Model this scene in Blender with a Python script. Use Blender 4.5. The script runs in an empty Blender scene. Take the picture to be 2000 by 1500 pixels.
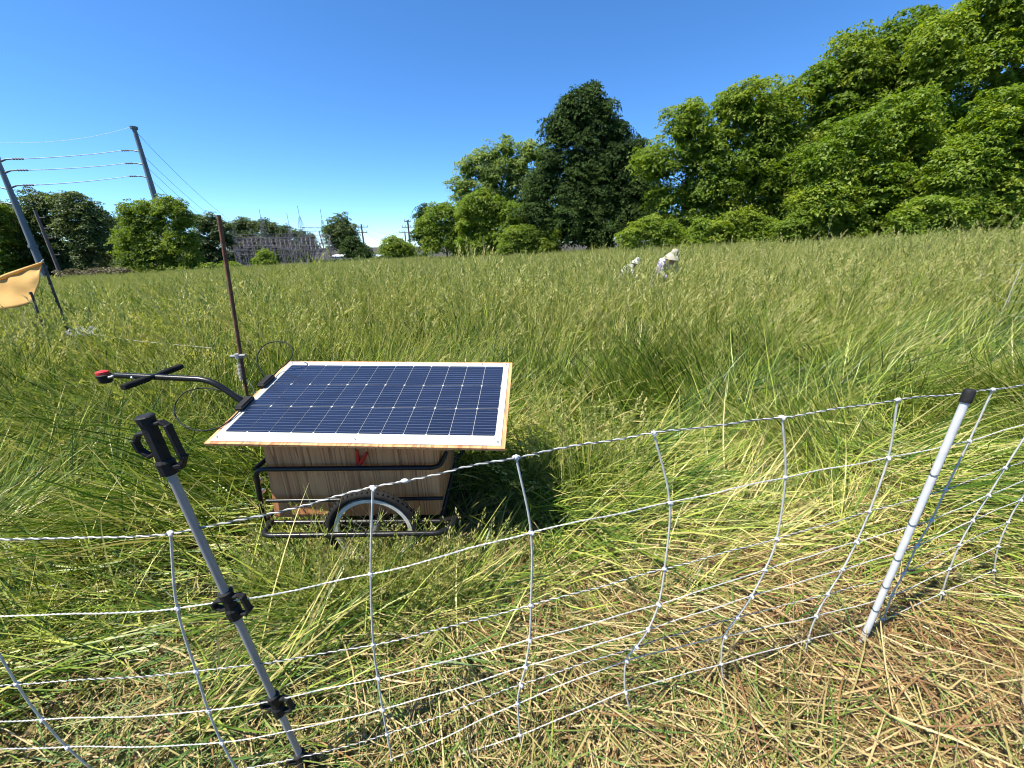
import bpy, math, random
import numpy as np
from mathutils import Vector, Matrix
sc = bpy.context.scene
col = sc.collection
PI = math.pi
# ------------------------------------------------------------------ camera
F = 750.0                      # focal length in pixels of a 2000 px wide frame
H = 1.5
_d = Vector((30.0, -2050.0, -F)).normalized()         # world down in camera axes
_up = -_d
_fh = Vector((0, 0, -1.0)); _fh = (_fh - _up * _fh.dot(_up)).normalized()
_r = _fh.cross(_up)
M3 = Matrix((_r, _fh, _up))    # camera axes -> world axes
CAM = Vector((0, 0, H))
cd = bpy.data.cameras.new('camera')
cam = bpy.data.objects.new('camera', cd); col.objects.link(cam)
cam.matrix_world = Matrix.Translation(CAM) @ M3.to_4x4()
cd.sensor_width = 36.0; cd.lens = 36.0 * F / 2000.0
cd.clip_start = 0.05; cd.clip_end = 3000
sc.camera = cam
def ray(px, py): return M3 @ Vector(((px - 1000) / F, -(py - 750) / F, -1.0))
def ony(px, py, Y):
    w = ray(px, py); return CAM + w * (Y / w.y)
def onz(px, py, z):
    w = ray(px, py); return CAM + w * ((z - H) / w.z)
def proj(p):
    c = M3.transposed() @ (Vector(p) - CAM); return 1000 + F * c.x / -c.z, 750 - F * c.y / -c.z, -c.z
# ------------------------------------------------------------------ light
SUN = Vector((-0.44, -0.205, 0.86)).normalized()
el = math.asin(SUN.z); az = math.atan2(SUN.x, SUN.y)
w = bpy.data.worlds.new('World'); sc.world = w; w.use_nodes = True
nt = w.node_tree; nt.nodes.clear()
sky = nt.nodes.new('ShaderNodeTexSky'); sky.sky_type = 'NISHITA'; sky.sun_disc = False
sky.sun_elevation = el; sky.sun_rotation = az
sky.altitude = 1500; sky.air_density = 0.85; sky.dust_density = 0.0; sky.ozone_density = 5.0
bg = nt.nodes.new('ShaderNodeBackground'); bg.inputs['Strength'].default_value = 0.105
wo = nt.nodes.new('ShaderNodeOutputWorld')
hsv = nt.nodes.new('ShaderNodeHueSaturation'); hsv.inputs['Saturation'].default_value = 1.12; hsv.inputs['Hue'].default_value = .496; hsv.inputs['Value'].default_value = 1.0
nt.links.new(sky.outputs[0], hsv.inputs['Color']); tn_ = nt.nodes.new('ShaderNodeMixRGB'); tn_.blend_type = 'MULTIPLY'; tn_.inputs[0].default_value = 1; tn_.inputs[2].default_value = (.74, .91, 1.06, 1); nt.links.new(hsv.outputs[0], tn_.inputs[1]); nt.links.new(tn_.outputs[0], bg.inputs[0]); nt.links.new(bg.outputs[0], wo.inputs[0])
sl = bpy.data.lights.new('sun', 'SUN'); sl.energy = 5.0; sl.angle = math.radians(0.5); sl.color = (1, 0.94, 0.82)
so = bpy.data.objects.new('sun', sl); col.objects.link(so)
so.rotation_euler = SUN.to_track_quat('Z', 'Y').to_euler()
sc.view_settings.view_transform = 'Standard'; sc.view_settings.look = 'None'
sc.view_settings.exposure = 1.18; sc.view_settings.gamma = 1; sc.view_settings.use_curve_mapping = False
sc.render.engine = 'CYCLES'
sc.cycles.max_bounces = 6; sc.cycles.diffuse_bounces = 3; sc.cycles.transmission_bounces = 4
sc.cycles.filter_width = 1.05; sc.cycles.use_adaptive_sampling = True; sc.cycles.adaptive_threshold = 0.02
# ------------------------------------------------------------------ helpers
rng = np.random.default_rng(7)
def tag(o, label=None, cat=None, group=None, kind=None):
    if label: o['label'] = label
    if cat: o['category'] = cat
    if group: o['group'] = group
    if kind: o['kind'] = kind
    return o
def thing(name, label, cat, loc=(0, 0, 0), group=None):
    o = bpy.data.objects.new(name, None); col.objects.link(o); o.location = loc
    o.empty_display_size = 0.1
    return tag(o, label, cat, group)
def link(name, me, mat=None, parent=None, smooth=False):
    if mat is not None and not me.materials: me.materials.append(mat)
    o = bpy.data.objects.new(name, me); col.objects.link(o)
    if parent is not None:
        o.parent = parent; o.matrix_parent_inverse = Matrix.Translation(-parent.location) if parent.parent is None else Matrix.Identity(4)
        if parent.parent is not None:
            o.matrix_parent_inverse = Matrix.Identity(4)
    if smooth:
        me.polygons.foreach_set('use_smooth', [True] * len(me.polygons)); me.set_sharp_from_angle(angle=math.radians(48))
    return o
class MB:
    def __init__(s): s.v = []; s.f = []
    def add(s, vs, fs):
        n = len(s.v); s.v += [tuple(v) for v in vs]; s.f += [tuple(i + n for i in f) for f in fs]; return s
    def box(s, c, size, rot=None, bev=0.0):
        hx, hy, hz = size[0] / 2, size[1] / 2, size[2] / 2
        c = Vector(c)
        if bev <= 0:
            vs = [Vector((x * hx, y * hy, z * hz)) for z in (-1, 1) for y in (-1, 1) for x in (-1, 1)]
            fs = [(0, 2, 3, 1), (4, 5, 7, 6), (0, 1, 5, 4), (2, 6, 7, 3), (0, 4, 6, 2), (1, 3, 7, 5)]
        else:
            b = min(bev, hx * .9, hy * .9, hz * .9); vs = []
            for z in (-1, 1):
                for y in (-1, 1):
                    for x in (-1, 1):
                        vs += [Vector((x * hx, y * (hy - b), z * (hz - b))), Vector((x * (hx - b), y * hy, z * (hz - b))), Vector((x * (hx - b), y * (hy - b), z * hz))]
            I = lambda x, y, z, k: ((z * 4 + y * 2 + x) * 3 + k)
            fs = []
            for a in (0, 1):
                q = [I(a, 0, 0, 0), I(a, 1, 0, 0), I(a, 1, 1, 0), I(a, 0, 1, 0)]; fs.append(q if a else q[::-1])
                q = [I(0, a, 0, 1), I(1, a, 0, 1), I(1, a, 1, 1), I(0, a, 1, 1)]; fs.append(q[::-1] if a else q)
                q = [I(0, 0, a, 2), I(1, 0, a, 2), I(1, 1, a, 2), I(0, 1, a, 2)]; fs.append(q if a else q[::-1])
            for a in (0, 1):
                for b2 in (0, 1):
                    fs.append((I(a, b2, 0, 0), I(a, b2, 0, 1), I(a, b2, 1, 1), I(a, b2, 1, 0)))
                    fs.append((I(a, 0, b2, 0), I(a, 0, b2, 2), I(a, 1, b2, 2), I(a, 1, b2, 0)))
                    fs.append((I(0, a, b2, 1), I(0, a, b2, 2), I(1, a, b2, 2), I(1, a, b2, 1)))
                    for c2 in (0, 1): fs.append((I(a, b2, c2, 0), I(a, b2, c2, 1), I(a, b2, c2, 2)))
        if rot is not None: vs = [rot @ v for v in vs]
        return s.add([c + v for v in vs], fs)
    def tube(s, pts, r, n=8, caps=True, closed=False):
        pts = [Vector(p) for p in pts]; m = len(pts)
        rs = r if isinstance(r, (list, tuple)) else [r] * m
        base = len(s.v); prev = None
        for i, p in enumerate(pts):
            if closed: t = pts[(i + 1) % m] - pts[i - 1]
            else: t = pts[min(i + 1, m - 1)] - pts[max(i - 1, 0)]
            t = t.normalized() if t.length > 1e-9 else Vector((0, 0, 1))
            if prev is None:
                a = t.orthogonal().normalized()
            else:
                a = prev - t * prev.dot(t); a = a.normalized() if a.length > 1e-6 else t.orthogonal().normalized()
            prev = a; b = t.cross(a)
            for k in range(n):
                an = 2 * PI * k / n; s.v.append(tuple(p + (a * math.cos(an) + b * math.sin(an)) * rs[i]))
        for i in range(m if closed else m - 1):
            j = (i + 1) % m
            for k in range(n):
                l = (k + 1) % n; s.f.append((base + i * n + k, base + i * n + l, base + j * n + l, base + j * n + k))
        if caps and not closed:
            s.f.append(tuple(base + k for k in range(n))[::-1]); s.f.append(tuple(base + (m - 1) * n + k for k in range(n)))
        return s
    def ball(s, c, r, nu=10, nv=6):
        c = Vector(c); r = Vector(r) if not isinstance(r, (int, float)) else Vector((r, r, r)); b = len(s.v)
        s.v.append(tuple(c + Vector((0, 0, r.z))))
        for i in range(1, nv):
            for k in range(nu):
                a, t = 2 * PI * k / nu, PI * i / nv
                s.v.append((c.x + r.x * math.sin(t) * math.cos(a), c.y + r.y * math.sin(t) * math.sin(a), c.z + r.z * math.cos(t)))
        s.v.append(tuple(c - Vector((0, 0, r.z)))); e = len(s.v) - 1
        for k in range(nu):
            l = (k + 1) % nu
            s.f.append((b, b + 1 + k, b + 1 + l)); s.f.append((e, e - nu + l, e - nu + k))
            for i in range(nv - 2):
                q = b + 1 + i * nu; s.f.append((q + k, q + nu + k, q + nu + l, q + l))
        return s
    def build(s, name, mat, parent=None, smooth=False):
        me = bpy.data.meshes.new(name)
        off = Vector((0, 0, 0))
        me.from_pydata(s.v, [], s.f); me.update()
        return link(name, me, mat, parent, smooth)
def round_path(pts, r=0.04, n=5):
    pts = [Vector(p) for p in pts]; out = [pts[0]]
    for i in range(1, len(pts) - 1):
        a, b, c = pts[i - 1], pts[i], pts[i + 1]
        ra = min(r, (a - b).length * .45); rc = min(r, (c - b).length * .45)
        p0 = b + (a - b).normalized() * ra; p2 = b + (c - b).normalized() * rc
        for k in range(n + 1):
            t = k / n; out.append(p0 * (1 - t) ** 2 + b * 2 * t * (1 - t) + p2 * t * t)
    out.append(pts[-1]); return out
def catmull(pts, n=8):
    pts = [Vector(p) for p in pts]; P = [pts[0] * 2 - pts[1]] + pts + [pts[-1] * 2 - pts[-2]]; out = []
    for i in range(1, len(P) - 2):
        for k in range(n):
            t = k / n; a, b, c, d = P[i - 1], P[i], P[i + 1], P[i + 2]
            out.append(.5 * ((2 * b) + (c - a) * t + (2 * a - 5 * b + 4 * c - d) * t * t + (3 * b - a - 3 * c + d) * t ** 3))
    out.append(pts[-1]); return out
# ------------------------------------------------------------------ materials
def mat_new(name):
    m = bpy.data.materials.new(name); m.use_nodes = True; n = m.node_tree; n.nodes.clear()
    o = n.nodes.new('ShaderNodeOutputMaterial'); return m, n, o
def pm(name, c, rough=.6, metal=0, c2=None, scale=8, stretch=(1, 1, 1), bump=0, bscale=60, coat=0, detail=6, lo=.35, hi=.65, spec=.5):
    m, n, o = mat_new(name); N = n.nodes.new; L = n.links.new
    p = N('ShaderNodeBsdfPrincipled'); L(p.outputs[0], o.inputs[0])
    p.inputs['Base Color'].default_value = (*c, 1); p.inputs['Roughness'].default_value = rough
    p.inputs['Metallic'].default_value = metal; p.inputs['Coat Weight'].default_value = coat
    p.inputs['Specular IOR Level'].default_value = spec
    tc = N('ShaderNodeTexCoord'); mp = N('ShaderNodeMapping'); mp.inputs['Scale'].default_value = stretch
    L(tc.outputs['Object'], mp.inputs[0])
    if c2 is None: c2 = tuple(x * .75 for x in c)
    nz = N('ShaderNodeTexNoise'); nz.inputs['Scale'].default_value = scale; nz.inputs['Detail'].default_value = detail
    L(mp.outputs[0], nz.inputs[0])
    r = N('ShaderNodeValToRGB'); r.color_ramp.elements[0].position = lo; r.color_ramp.elements[1].position = hi
    r.color_ramp.elements[0].color = (*c, 1); r.color_ramp.elements[1].color = (*c2, 1)
    L(nz.outputs[0], r.inputs[0]); L(r.outputs[0], p.inputs['Base Color'])
    mr = N('ShaderNodeMapRange'); mr.inputs[3].default_value = max(0, rough - .08); mr.inputs[4].default_value = min(1, rough + .12)
    L(nz.outputs[0], mr.inputs[0]); L(mr.outputs[0], p.inputs['Roughness'])
    if bump:
        nb = N('ShaderNodeTexNoise'); nb.inputs['Scale'].default_value = bscale; L(mp.outputs[0], nb.inputs[0])
        b = N('ShaderNodeBump'); b.inputs['Strength'].default_value = bump; b.inputs['Distance'].default_value = .01
        L(nb.outputs[0], b.inputs['Height']); L(b.outputs[0], p.inputs['Normal'])
    return m
def leaf_mat(name, stops, trans=.35, rough=.55, inst=False, tcol=(1.25, 1.3, .55)):
    """colour from the per-blade 'tint' attribute, shifted by the clump it grows in"""
    m, n, o = mat_new(name); N = n.nodes.new; L = n.links.new
    a = N('ShaderNodeAttribute'); a.attribute_name = 'tint'
    val = a.outputs['Fac']
    if inst:
        b = N('ShaderNodeAttribute'); b.attribute_type = 'INSTANCER'; b.attribute_name = 'patch'
        ad = N('ShaderNodeMath'); ad.operation = 'ADD'; L(val, ad.inputs[0]); L(b.outputs['Fac'], ad.inputs[1]); val = ad.outputs[0]
    r = N('ShaderNodeValToRGB'); cr = r.color_ramp
    while len(cr.elements) > 1: cr.elements.remove(cr.elements[-1])
    cr.elements[0].position = stops[0][0]; cr.elements[0].color = (*stops[0][1], 1)
    for ps, c in stops[1:]:
        e = cr.elements.new(ps); e.color = (*c, 1)
    L(val, r.inputs[0])
    p = N('ShaderNodeBsdfPrincipled'); p.inputs['Roughness'].default_value = rough; L(r.outputs[0], p.inputs['Base Color'])
    p.inputs['Specular IOR Level'].default_value = .35
    t = N('ShaderNodeBsdfTranslucent'); mx = N('ShaderNodeMixRGB'); mx.blend_type = 'MULTIPLY'; mx.inputs[0].default_value = 1
    mx.inputs[2].default_value = (*tcol, 1); L(r.outputs[0], mx.inputs[1]); L(mx.outputs[0], t.inputs[0])
    ms = N('ShaderNodeMixShader'); ms.inputs[0].default_value = trans
    L(p.outputs[0], ms.inputs[1]); L(t.outputs[0], ms.inputs[2]); L(ms.outputs[0], o.inputs[0])
    return m
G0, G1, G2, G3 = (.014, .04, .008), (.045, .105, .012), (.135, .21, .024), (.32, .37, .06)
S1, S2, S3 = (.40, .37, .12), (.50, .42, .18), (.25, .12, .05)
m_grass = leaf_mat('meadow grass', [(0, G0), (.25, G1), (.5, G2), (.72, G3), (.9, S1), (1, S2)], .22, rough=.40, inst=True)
m_head = leaf_mat('seed head', [(0, (.15, .20, .04)), (.5, (.27, .30, .07)), (1, (.44, .40, .17))], .35)
m_straw = leaf_mat('straw', [(0, G1), (.25, (.12, .18, .03)), (.36, (.17, .18, .045)), (.58, (.28, .22, .085)), (.78, (.42, .33, .16)), (.9, (.27, .16, .06)), (1, (.16, .085, .035))], .06, inst=True, tcol=(1.1, 1, .7))
m_white = pm('white plastic', (.55, .56, .57), .45, c2=(.46, .47, .48), scale=30)
m_white_cord = pm('white polymer cord', (.50, .50, .48), .6, c2=(.36, .37, .35), scale=60)
m_dark_cord = pm('dark conductor', (.06, .07, .075), .5, scale=60)
m_black = pm('black powder coat', (.008, .008, .008), .3, c2=(.012, .012, .012), scale=20, bump=.05, bscale=300, spec=.3)
m_blackpl = pm('black plastic', (.009, .009, .009), .6, c2=(.018, .018, .018), scale=25, bump=.15, bscale=120, spec=.2)
m_grey = pm('galvanised tube', (.28, .28, .28), .5, .15, c2=(.20, .20, .20), scale=14, stretch=(1, 1, .3), bump=.05)
m_rust = pm('rusty steel', (.17, .075, .04), .85, .2, c2=(.09, .045, .03), scale=30, bump=.4, bscale=150)
m_tpost = pm('dark painted stake', (.035, .035, .035), .6, c2=(.12, .12, .12), scale=18, lo=.5, hi=.7)
m_rubber = pm('tyre rubber', (.010, .010, .010), .85, c2=(.02, .019, .017), scale=30, spec=.15)
m_steel = pm('bright steel', (.62, .62, .60), .3, .9, scale=40)
m_rim = pm('alloy rim', (.62, .61, .54), .45, .1, c2=(.45, .45, .42), scale=20)
m_red = pm('red plastic', (.55, .02, .012), .4, c2=(.42, .015, .01), scale=20)
m_sheet = pm('white laminate', (.47, .48, .44), .3, c2=(.42, .43, .40), scale=6, coat=.3)
m_steelpole = pm('weathered steel pole', (.16, .19, .20), .6, .3, c2=(.12, .14, .15), scale=1.2, stretch=(1, 1, .4), bump=.1, bscale=5)
m_woodpole = pm('weathered timber pole', (.16, .13, .11), .9, c2=(.08, .065, .055), scale=6, stretch=(4, 4, .4))
m_lattice = pm('galvanised lattice', (.19, .185, .19), .6, .3, c2=(.12, .115, .12), scale=2)
m_ceramic = pm('glazed insulator', (.24, .22, .21), .4, c2=(.15, .12, .11), scale=4)
m_wire = pm('aluminium cable', (.85, .86, .88), .5, 0, c2=(.8, .8, .82), scale=2)
m_wire_dark = pm('weathered cable', (.1, .1, .11), .6, scale=2)
m_bark = pm('bark', (.075, .06, .045), .95, c2=(.035, .028, .022), scale=5, stretch=(4, 4, .6), bump=.6, bscale=20)
m_roof_white = pm('white metal roof', (.78, .8, .82), .4, c2=(.66, .68, .7), scale=1.5)
m_roof_grey = pm('grey shingle roof', (.16, .17, .2), .8, c2=(.1, .11, .13), scale=3)
m_wall = pm('siding', (.42, .42, .42), .8, c2=(.34, .34, .35), scale=1)
m_cloth = None
def wood(name, a, b, c, axis='Z', knots=True):
    m, n, o = mat_new(name); N = n.nodes.new; L = n.links.new
    p = N('ShaderNodeBsdfPrincipled'); p.inputs['Roughness'].default_value = .7; L(p.outputs[0], o.inputs[0])
    tc = N('ShaderNodeTexCoord'); mp = N('ShaderNodeMapping')
    mp.inputs['Scale'].default_value = {'Z': (11, 11, .45), 'Y': (7, .8, 7), 'X': (.8, 9, 9)}[axis]; L(tc.outputs['Object'], mp.inputs[0])
    n1 = N('ShaderNodeTexNoise'); n1.inputs['Scale'].default_value = 1.1; n1.inputs['Detail'].default_value = 3; n1.inputs['Distortion'].default_value = .25
    L(mp.outputs[0], n1.inputs[0])
    mu = N('ShaderNodeMath'); mu.operation = 'MULTIPLY'; mu.inputs[1].default_value = 9; L(n1.outputs[0], mu.inputs[0])
    fr = N('ShaderNodeMath'); fr.operation = 'FRACT'; L(mu.outputs[0], fr.inputs[0])
    r = N('ShaderNodeValToRGB'); cr = r.color_ramp; cr.elements[0].position = 0; cr.elements[0].color = (*a, 1)
    e = cr.elements.new(.72); e.color = (*b, 1); e2 = cr.elements.new(.93); e2.color = (*c, 1); cr.elements[-1].position = 1; cr.elements[-1].color = (*a, 1)
    L(fr.outputs[0], r.inputs[0])
    n2 = N('ShaderNodeTexNoise'); n2.inputs['Scale'].default_value = 14; n2.inputs['Detail'].default_value = 8; L(mp.outputs[0], n2.inputs[0])
    mr = N('ShaderNodeMapRange'); mr.inputs[3].default_value = .6; mr.inputs[4].default_value = 1.35; L(n2.outputs[0], mr.inputs[0])
    mx = N('ShaderNodeMixRGB'); mx.blend_type = 'MULTIPLY'; mx.inputs[0].default_value = 1; L(r.outputs[0], mx.inputs[1]); L(mr.outputs[0], mx.inputs[2])
    L(mx.outputs[0], p.inputs['Base Color'])
    b = N('ShaderNodeBump'); b.inputs['Strength'].default_value = .25; b.inputs['Distance'].default_value = .003; L(n2.outputs[0], b.inputs['Height']); L(b.outputs[0], p.inputs['Normal'])
    return m
m_ply = wood('plywood box face', (.60, .28, .11), (.50, .21, .08), (.27, .10, .035), 'Z')
m_board = wood('orange plywood board', (.60, .30, .13), (.5, .22, .09), (.30, .12, .045), 'Y')
# ------------------------------------------------------------------ ground
def terr(x, y):
    r = math.hypot(x, y); k = min(1, max(0, (r - 2.5) / 9)); k = k * k * (3 - 2 * k)
    lim = lambda a, m: m * math.tanh(a / m)
    return k * ((.036 if x < 0 else .043) * lim(x, 90) - .012 * lim(max(y, 0), 120)) + .02 * math.sin(x * 1.7 + .4) * math.cos(y * 1.3) * (1 - .3 * k)
terr_v = np.vectorize(terr)
def ground():
    rs = [0, .4, .8, 1.2, 1.6, 2, 2.5, 3, 3.6, 4.3, 5, 6, 7, 8.5, 10, 12, 15, 18, 22, 27, 33, 40, 50, 62, 78, 100, 130, 170, 230, 320, 450, 700, 1100, 1600]
    n = 96; vs = [(0, 0, terr(0, 0))]
    for r in rs[1:]:
        for k in range(n):
            a = 2 * PI * k / n; x, y = r * math.cos(a), r * math.sin(a); vs.append((x, y, terr(x, y)))
    fs = [(0, 1 + k, 1 + (k + 1) % n) for k in range(n)]
    for i in range(len(rs) - 2):
        b = 1 + i * n
        for k in range(n):
            l = (k + 1) % n; fs.append((b + k, b + n + k, b + n + l, b + l))
    m = pm('field soil and thatch', (.045, .034, .017), .95, c2=(.024, .024, .010), scale=1.5, bump=.8, bscale=25, detail=10)
    me = bpy.data.meshes.new('ground'); me.from_pydata(vs, [], fs)
    o = link('ground', me, m, smooth=True); tag(o, kind='structure')
ground()
# ------------------------------------------------------------------ trees
def np_mesh(name, verts, faces_idx, nper, attrs=None, mats=(), matidx=None):
    me = bpy.data.meshes.new(name); nf = len(faces_idx) // nper
    me.vertices.add(len(verts)); me.vertices.foreach_set('co', np.asarray(verts, np.float32).ravel())
    me.loops.add(len(faces_idx)); me.loops.foreach_set('vertex_index', np.asarray(faces_idx, np.int32))
    me.polygons.add(nf); me.polygons.foreach_set('loop_start', np.arange(0, nf * nper, nper, dtype=np.int32))
    for m in mats: me.materials.append(m)
    if matidx is not None: me.polygons.foreach_set('material_index', np.asarray(matidx, np.int32))
    me.update(calc_edges=True)
    for k, a in (attrs or {}).items():
        at = me.attributes.new(k, 'FLOAT', 'POINT'); at.data.foreach_set('value', np.asarray(a, np.float32))
    return me
def unit(v): return v / np.maximum(np.linalg.norm(v, axis=-1, keepdims=True), 1e-9)
lib = bpy.data.collections.new('sprig library')          # source meshes of leaf sprays and grass tufts, not in the scene
def lib_coll(name, meshes):
    c = bpy.data.collections.new(name)
    for i, me in enumerate(meshes):
        o = bpy.data.objects.new('%s %02d' % (name, i), me); c.objects.link(o)
    return c
def scatter_tree(name, coll):
    g = bpy.data.node_groups.new(name, 'GeometryNodeTree')
    g.interface.new_socket('Geometry', in_out='INPUT', socket_type='NodeSocketGeometry'); g.interface.new_socket('Geometry', in_out='OUTPUT', socket_type='NodeSocketGeometry')
    N = g.nodes.new; L = g.links.new; gi = N('NodeGroupInput'); go = N('NodeGroupOutput')
    ci = N('GeometryNodeCollectionInfo'); ci.inputs[0].default_value = coll; ci.inputs['Separate Children'].default_value = True; ci.inputs['Reset Children'].default_value = True
    ip = N('GeometryNodeInstanceOnPoints'); ip.inputs['Pick Instance'].default_value = True
    def at(nm, ty):
        q = N('GeometryNodeInputNamedAttribute'); q.data_type = ty; q.inputs[0].default_value = nm; return q.outputs[0]
    er = N('FunctionNodeEulerToRotation'); L(at('rot', 'FLOAT_VECTOR'), er.inputs[0])
    L(gi.outputs[0], ip.inputs['Points']); L(ci.outputs[0], ip.inputs['Instance']); L(er.outputs[0], ip.inputs['Rotation'])
    L(at('scl', 'FLOAT_VECTOR'), ip.inputs['Scale']); L(at('pick', 'INT'), ip.inputs['Instance Index']); L(ip.outputs[0], go.inputs[0])
    return g
def scatter(name, gtree, pos, rot, scl, pick, patch, parent=None):
    me = bpy.data.meshes.new(name); n = len(pos); me.vertices.add(n); me.vertices.foreach_set('co', np.asarray(pos, np.float32).ravel())
    for nm, ty, ar in (('rot', 'FLOAT_VECTOR', rot), ('scl', 'FLOAT_VECTOR', scl)):
        me.attributes.new(nm, ty, 'POINT').data.foreach_set('vector', np.asarray(ar, np.float32).ravel())
    me.attributes.new('pick', 'INT', 'POINT').data.foreach_set('value', np.asarray(pick, np.int32))
    me.attributes.new('patch', 'FLOAT', 'POINT').data.foreach_set('value', np.asarray(patch, np.float32))
    o = bpy.data.objects.new(name, me); col.objects.link(o); o.parent = parent
    md = o.modifiers.new('scatter', 'NODES'); md.node_group = gtree
    return o
def euler_from(nrm, spin):
    z = unit(nrm); h = np.stack([np.cos(spin), np.sin(spin), np.zeros_like(spin)], 1); y = unit(np.cross(z, h)); x = np.cross(y, z)
    return np.stack([np.arctan2(y[:, 2], z[:, 2]), -np.arcsin(np.clip(x[:, 2], -1, 1)), np.arctan2(x[:, 1], x[:, 0])], 1)
def spray(seed, n, flat=.3):
    """a unit-radius twig end: three-cornered leaves spread over a shallow drooping dome"""
    r = np.random.default_rng(seed); a = r.uniform(0, 2 * PI, n); rad = np.sqrt(r.random(n)) * 1.05
    rad = rad * (1 + .3 * np.sin(a * 3 + seed) + .15 * np.sin(a * 5 + 2 * seed))
    p = np.stack([rad * np.cos(a), rad * np.sin(a), flat * (r.random(n) * .9 - .9 * rad ** 2) + .1], 1)
    nrm = unit(np.stack([.5 * rad * np.cos(a), .5 * rad * np.sin(a), np.full(n, .8)], 1) + r.normal(size=(n, 3)) * .42)
    ax = unit(np.stack([np.cos(a), np.sin(a), -.5 * np.ones(n)], 1) + r.normal(size=(n, 3)) * .5); ax = unit(ax - nrm * (ax * nrm).sum(1)[:, None]); bx = np.cross(nrm, ax)
    s = .30 * r.uniform(.65, 1.3, n)[:, None] * (26 / n) ** .5
    v = np.stack([p - ax * s * .55 + bx * s * .5, p - ax * s * .45 - bx * s * .5, p + ax * s * .95], 1)
    return v, np.clip(r.normal(.5, .16, n), 0, 1)
def rot_mats(nrm, spin):
    z = unit(nrm); h = np.stack([np.cos(spin), np.sin(spin), np.zeros_like(spin)], 1); y = unit(np.cross(z, h)); x = np.cross(y, z)
    return np.stack([x, y, z], 2)
NTRI = [0]
def crown(spheres, size, seed, dens=1.0, up=.68, nl=44):
    r = np.random.default_rng(seed); S = np.array(spheres, float); P_, N_, K = [], [], []
    for i, q in enumerate(S):
        R = (q[3] + q[5]) / 2; n = int(max(8, dens * 8.5 * (R / size) ** 2))
        d = unit(r.normal(size=(n, 3))); d[:, 2] = np.where(d[:, 2] < -.45, -d[:, 2], d[:, 2])
        bump = 1 + .15 * np.sin(d[:, 0] * 5 + i) + .10 * np.sin(d[:, 1] * 6 + 2 * i) + .08 * np.sin(d[:, 2] * 7 + 3 * i)
        sh = np.where(r.random(n) < .86, r.uniform(.80, 1.10, n), r.uniform(.3, .8, n)) * bump
        P_.append(q[:3] + d * q[3:] * sh[:, None]); N_.append(d); K.append(np.full(n, i))
    P_, N_, K = np.concatenate(P_), np.concatenate(N_), np.concatenate(K)
    dep = np.zeros(len(P_))
    for i, q in enumerate(S):
        t_ = 1 - np.linalg.norm((P_ - q[:3]) / q[3:], axis=1); t_[K == i] = 0; dep = np.maximum(dep, t_)
    keep = (dep < .38) | (r.random(len(P_)) < .12)
    P_, N_, K, dep = P_[keep], N_[keep], K[keep], dep[keep]
    tone = r.normal(0, .13, len(S))[K] + r.normal(0, .07, len(P_))
    nrm = unit(N_ * (1 - up) + np.array([0, 0, 1.]) * up + r.normal(size=P_.shape) * .22)
    sc_ = size * r.uniform(.7, 1.35, len(P_)); M_ = rot_mats(nrm, r.uniform(0, 2 * PI, len(P_))); pk = r.integers(0, 6, len(P_)); Vs, Ts = [], []
    for j in range(6):
        v, t = spray(seed * 10 + j, nl); q = pk == j
        w_ = np.einsum('nij,lcj->nlci', M_[q], v) * sc_[q][:, None, None, None] + P_[q][:, None, None, :]
        Vs.append(w_.reshape(-1, 3)); Ts.append((t[None, :] + tone[q][:, None]).repeat(3, 1).reshape(-1))
    # sparse large leaves deep inside, tinted darker as painted inner shade, closing the mass
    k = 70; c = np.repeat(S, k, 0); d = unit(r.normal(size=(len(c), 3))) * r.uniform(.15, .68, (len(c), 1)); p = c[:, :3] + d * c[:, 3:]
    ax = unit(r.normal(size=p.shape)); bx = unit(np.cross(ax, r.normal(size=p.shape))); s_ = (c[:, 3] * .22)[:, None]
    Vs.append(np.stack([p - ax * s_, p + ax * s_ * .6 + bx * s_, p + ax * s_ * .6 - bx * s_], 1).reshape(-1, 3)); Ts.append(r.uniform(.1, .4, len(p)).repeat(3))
    V = np.concatenate(Vs); NTRI[0] += len(V) // 3
    return V, np.concatenate(Ts)
LM = {
 'bright': leaf_mat('bright maple leaves', [(0, (.085, .15, .012)), (.5, (.165, .25, .02)), (1, (.29, .33, .045))], .5, tcol=(1.3, 1.3, .4)),
 'mid': leaf_mat('walnut leaves', [(0, (.075, .14, .012)), (.5, (.15, .225, .02)), (1, (.26, .30, .04))], .5, tcol=(1.3, 1.3, .4)),
 'dark': leaf_mat('dark maple leaves', [(0, (.018, .042, .006)), (.5, (.034, .068, .009)), (1, (.065, .11, .015))], .3, rough=.85),  # deep green leaf colour of the dark trees themselves
 'pale': leaf_mat('pale leaves', [(0, (.12, .19, .04)), (.5, (.20, .27, .06)), (1, (.28, .34, .10))], .42),
 'blue': leaf_mat('far leaves', [(0, (.045, .08, .02)), (.5, (.08, .12, .028)), (1, (.14, .18, .045))], .35),
 'brown': leaf_mat('dry scrub', [(0, (.06, .055, .025)), (.5, (.12, .105, .06)), (1, (.18, .16, .10))], .3),
}
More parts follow.
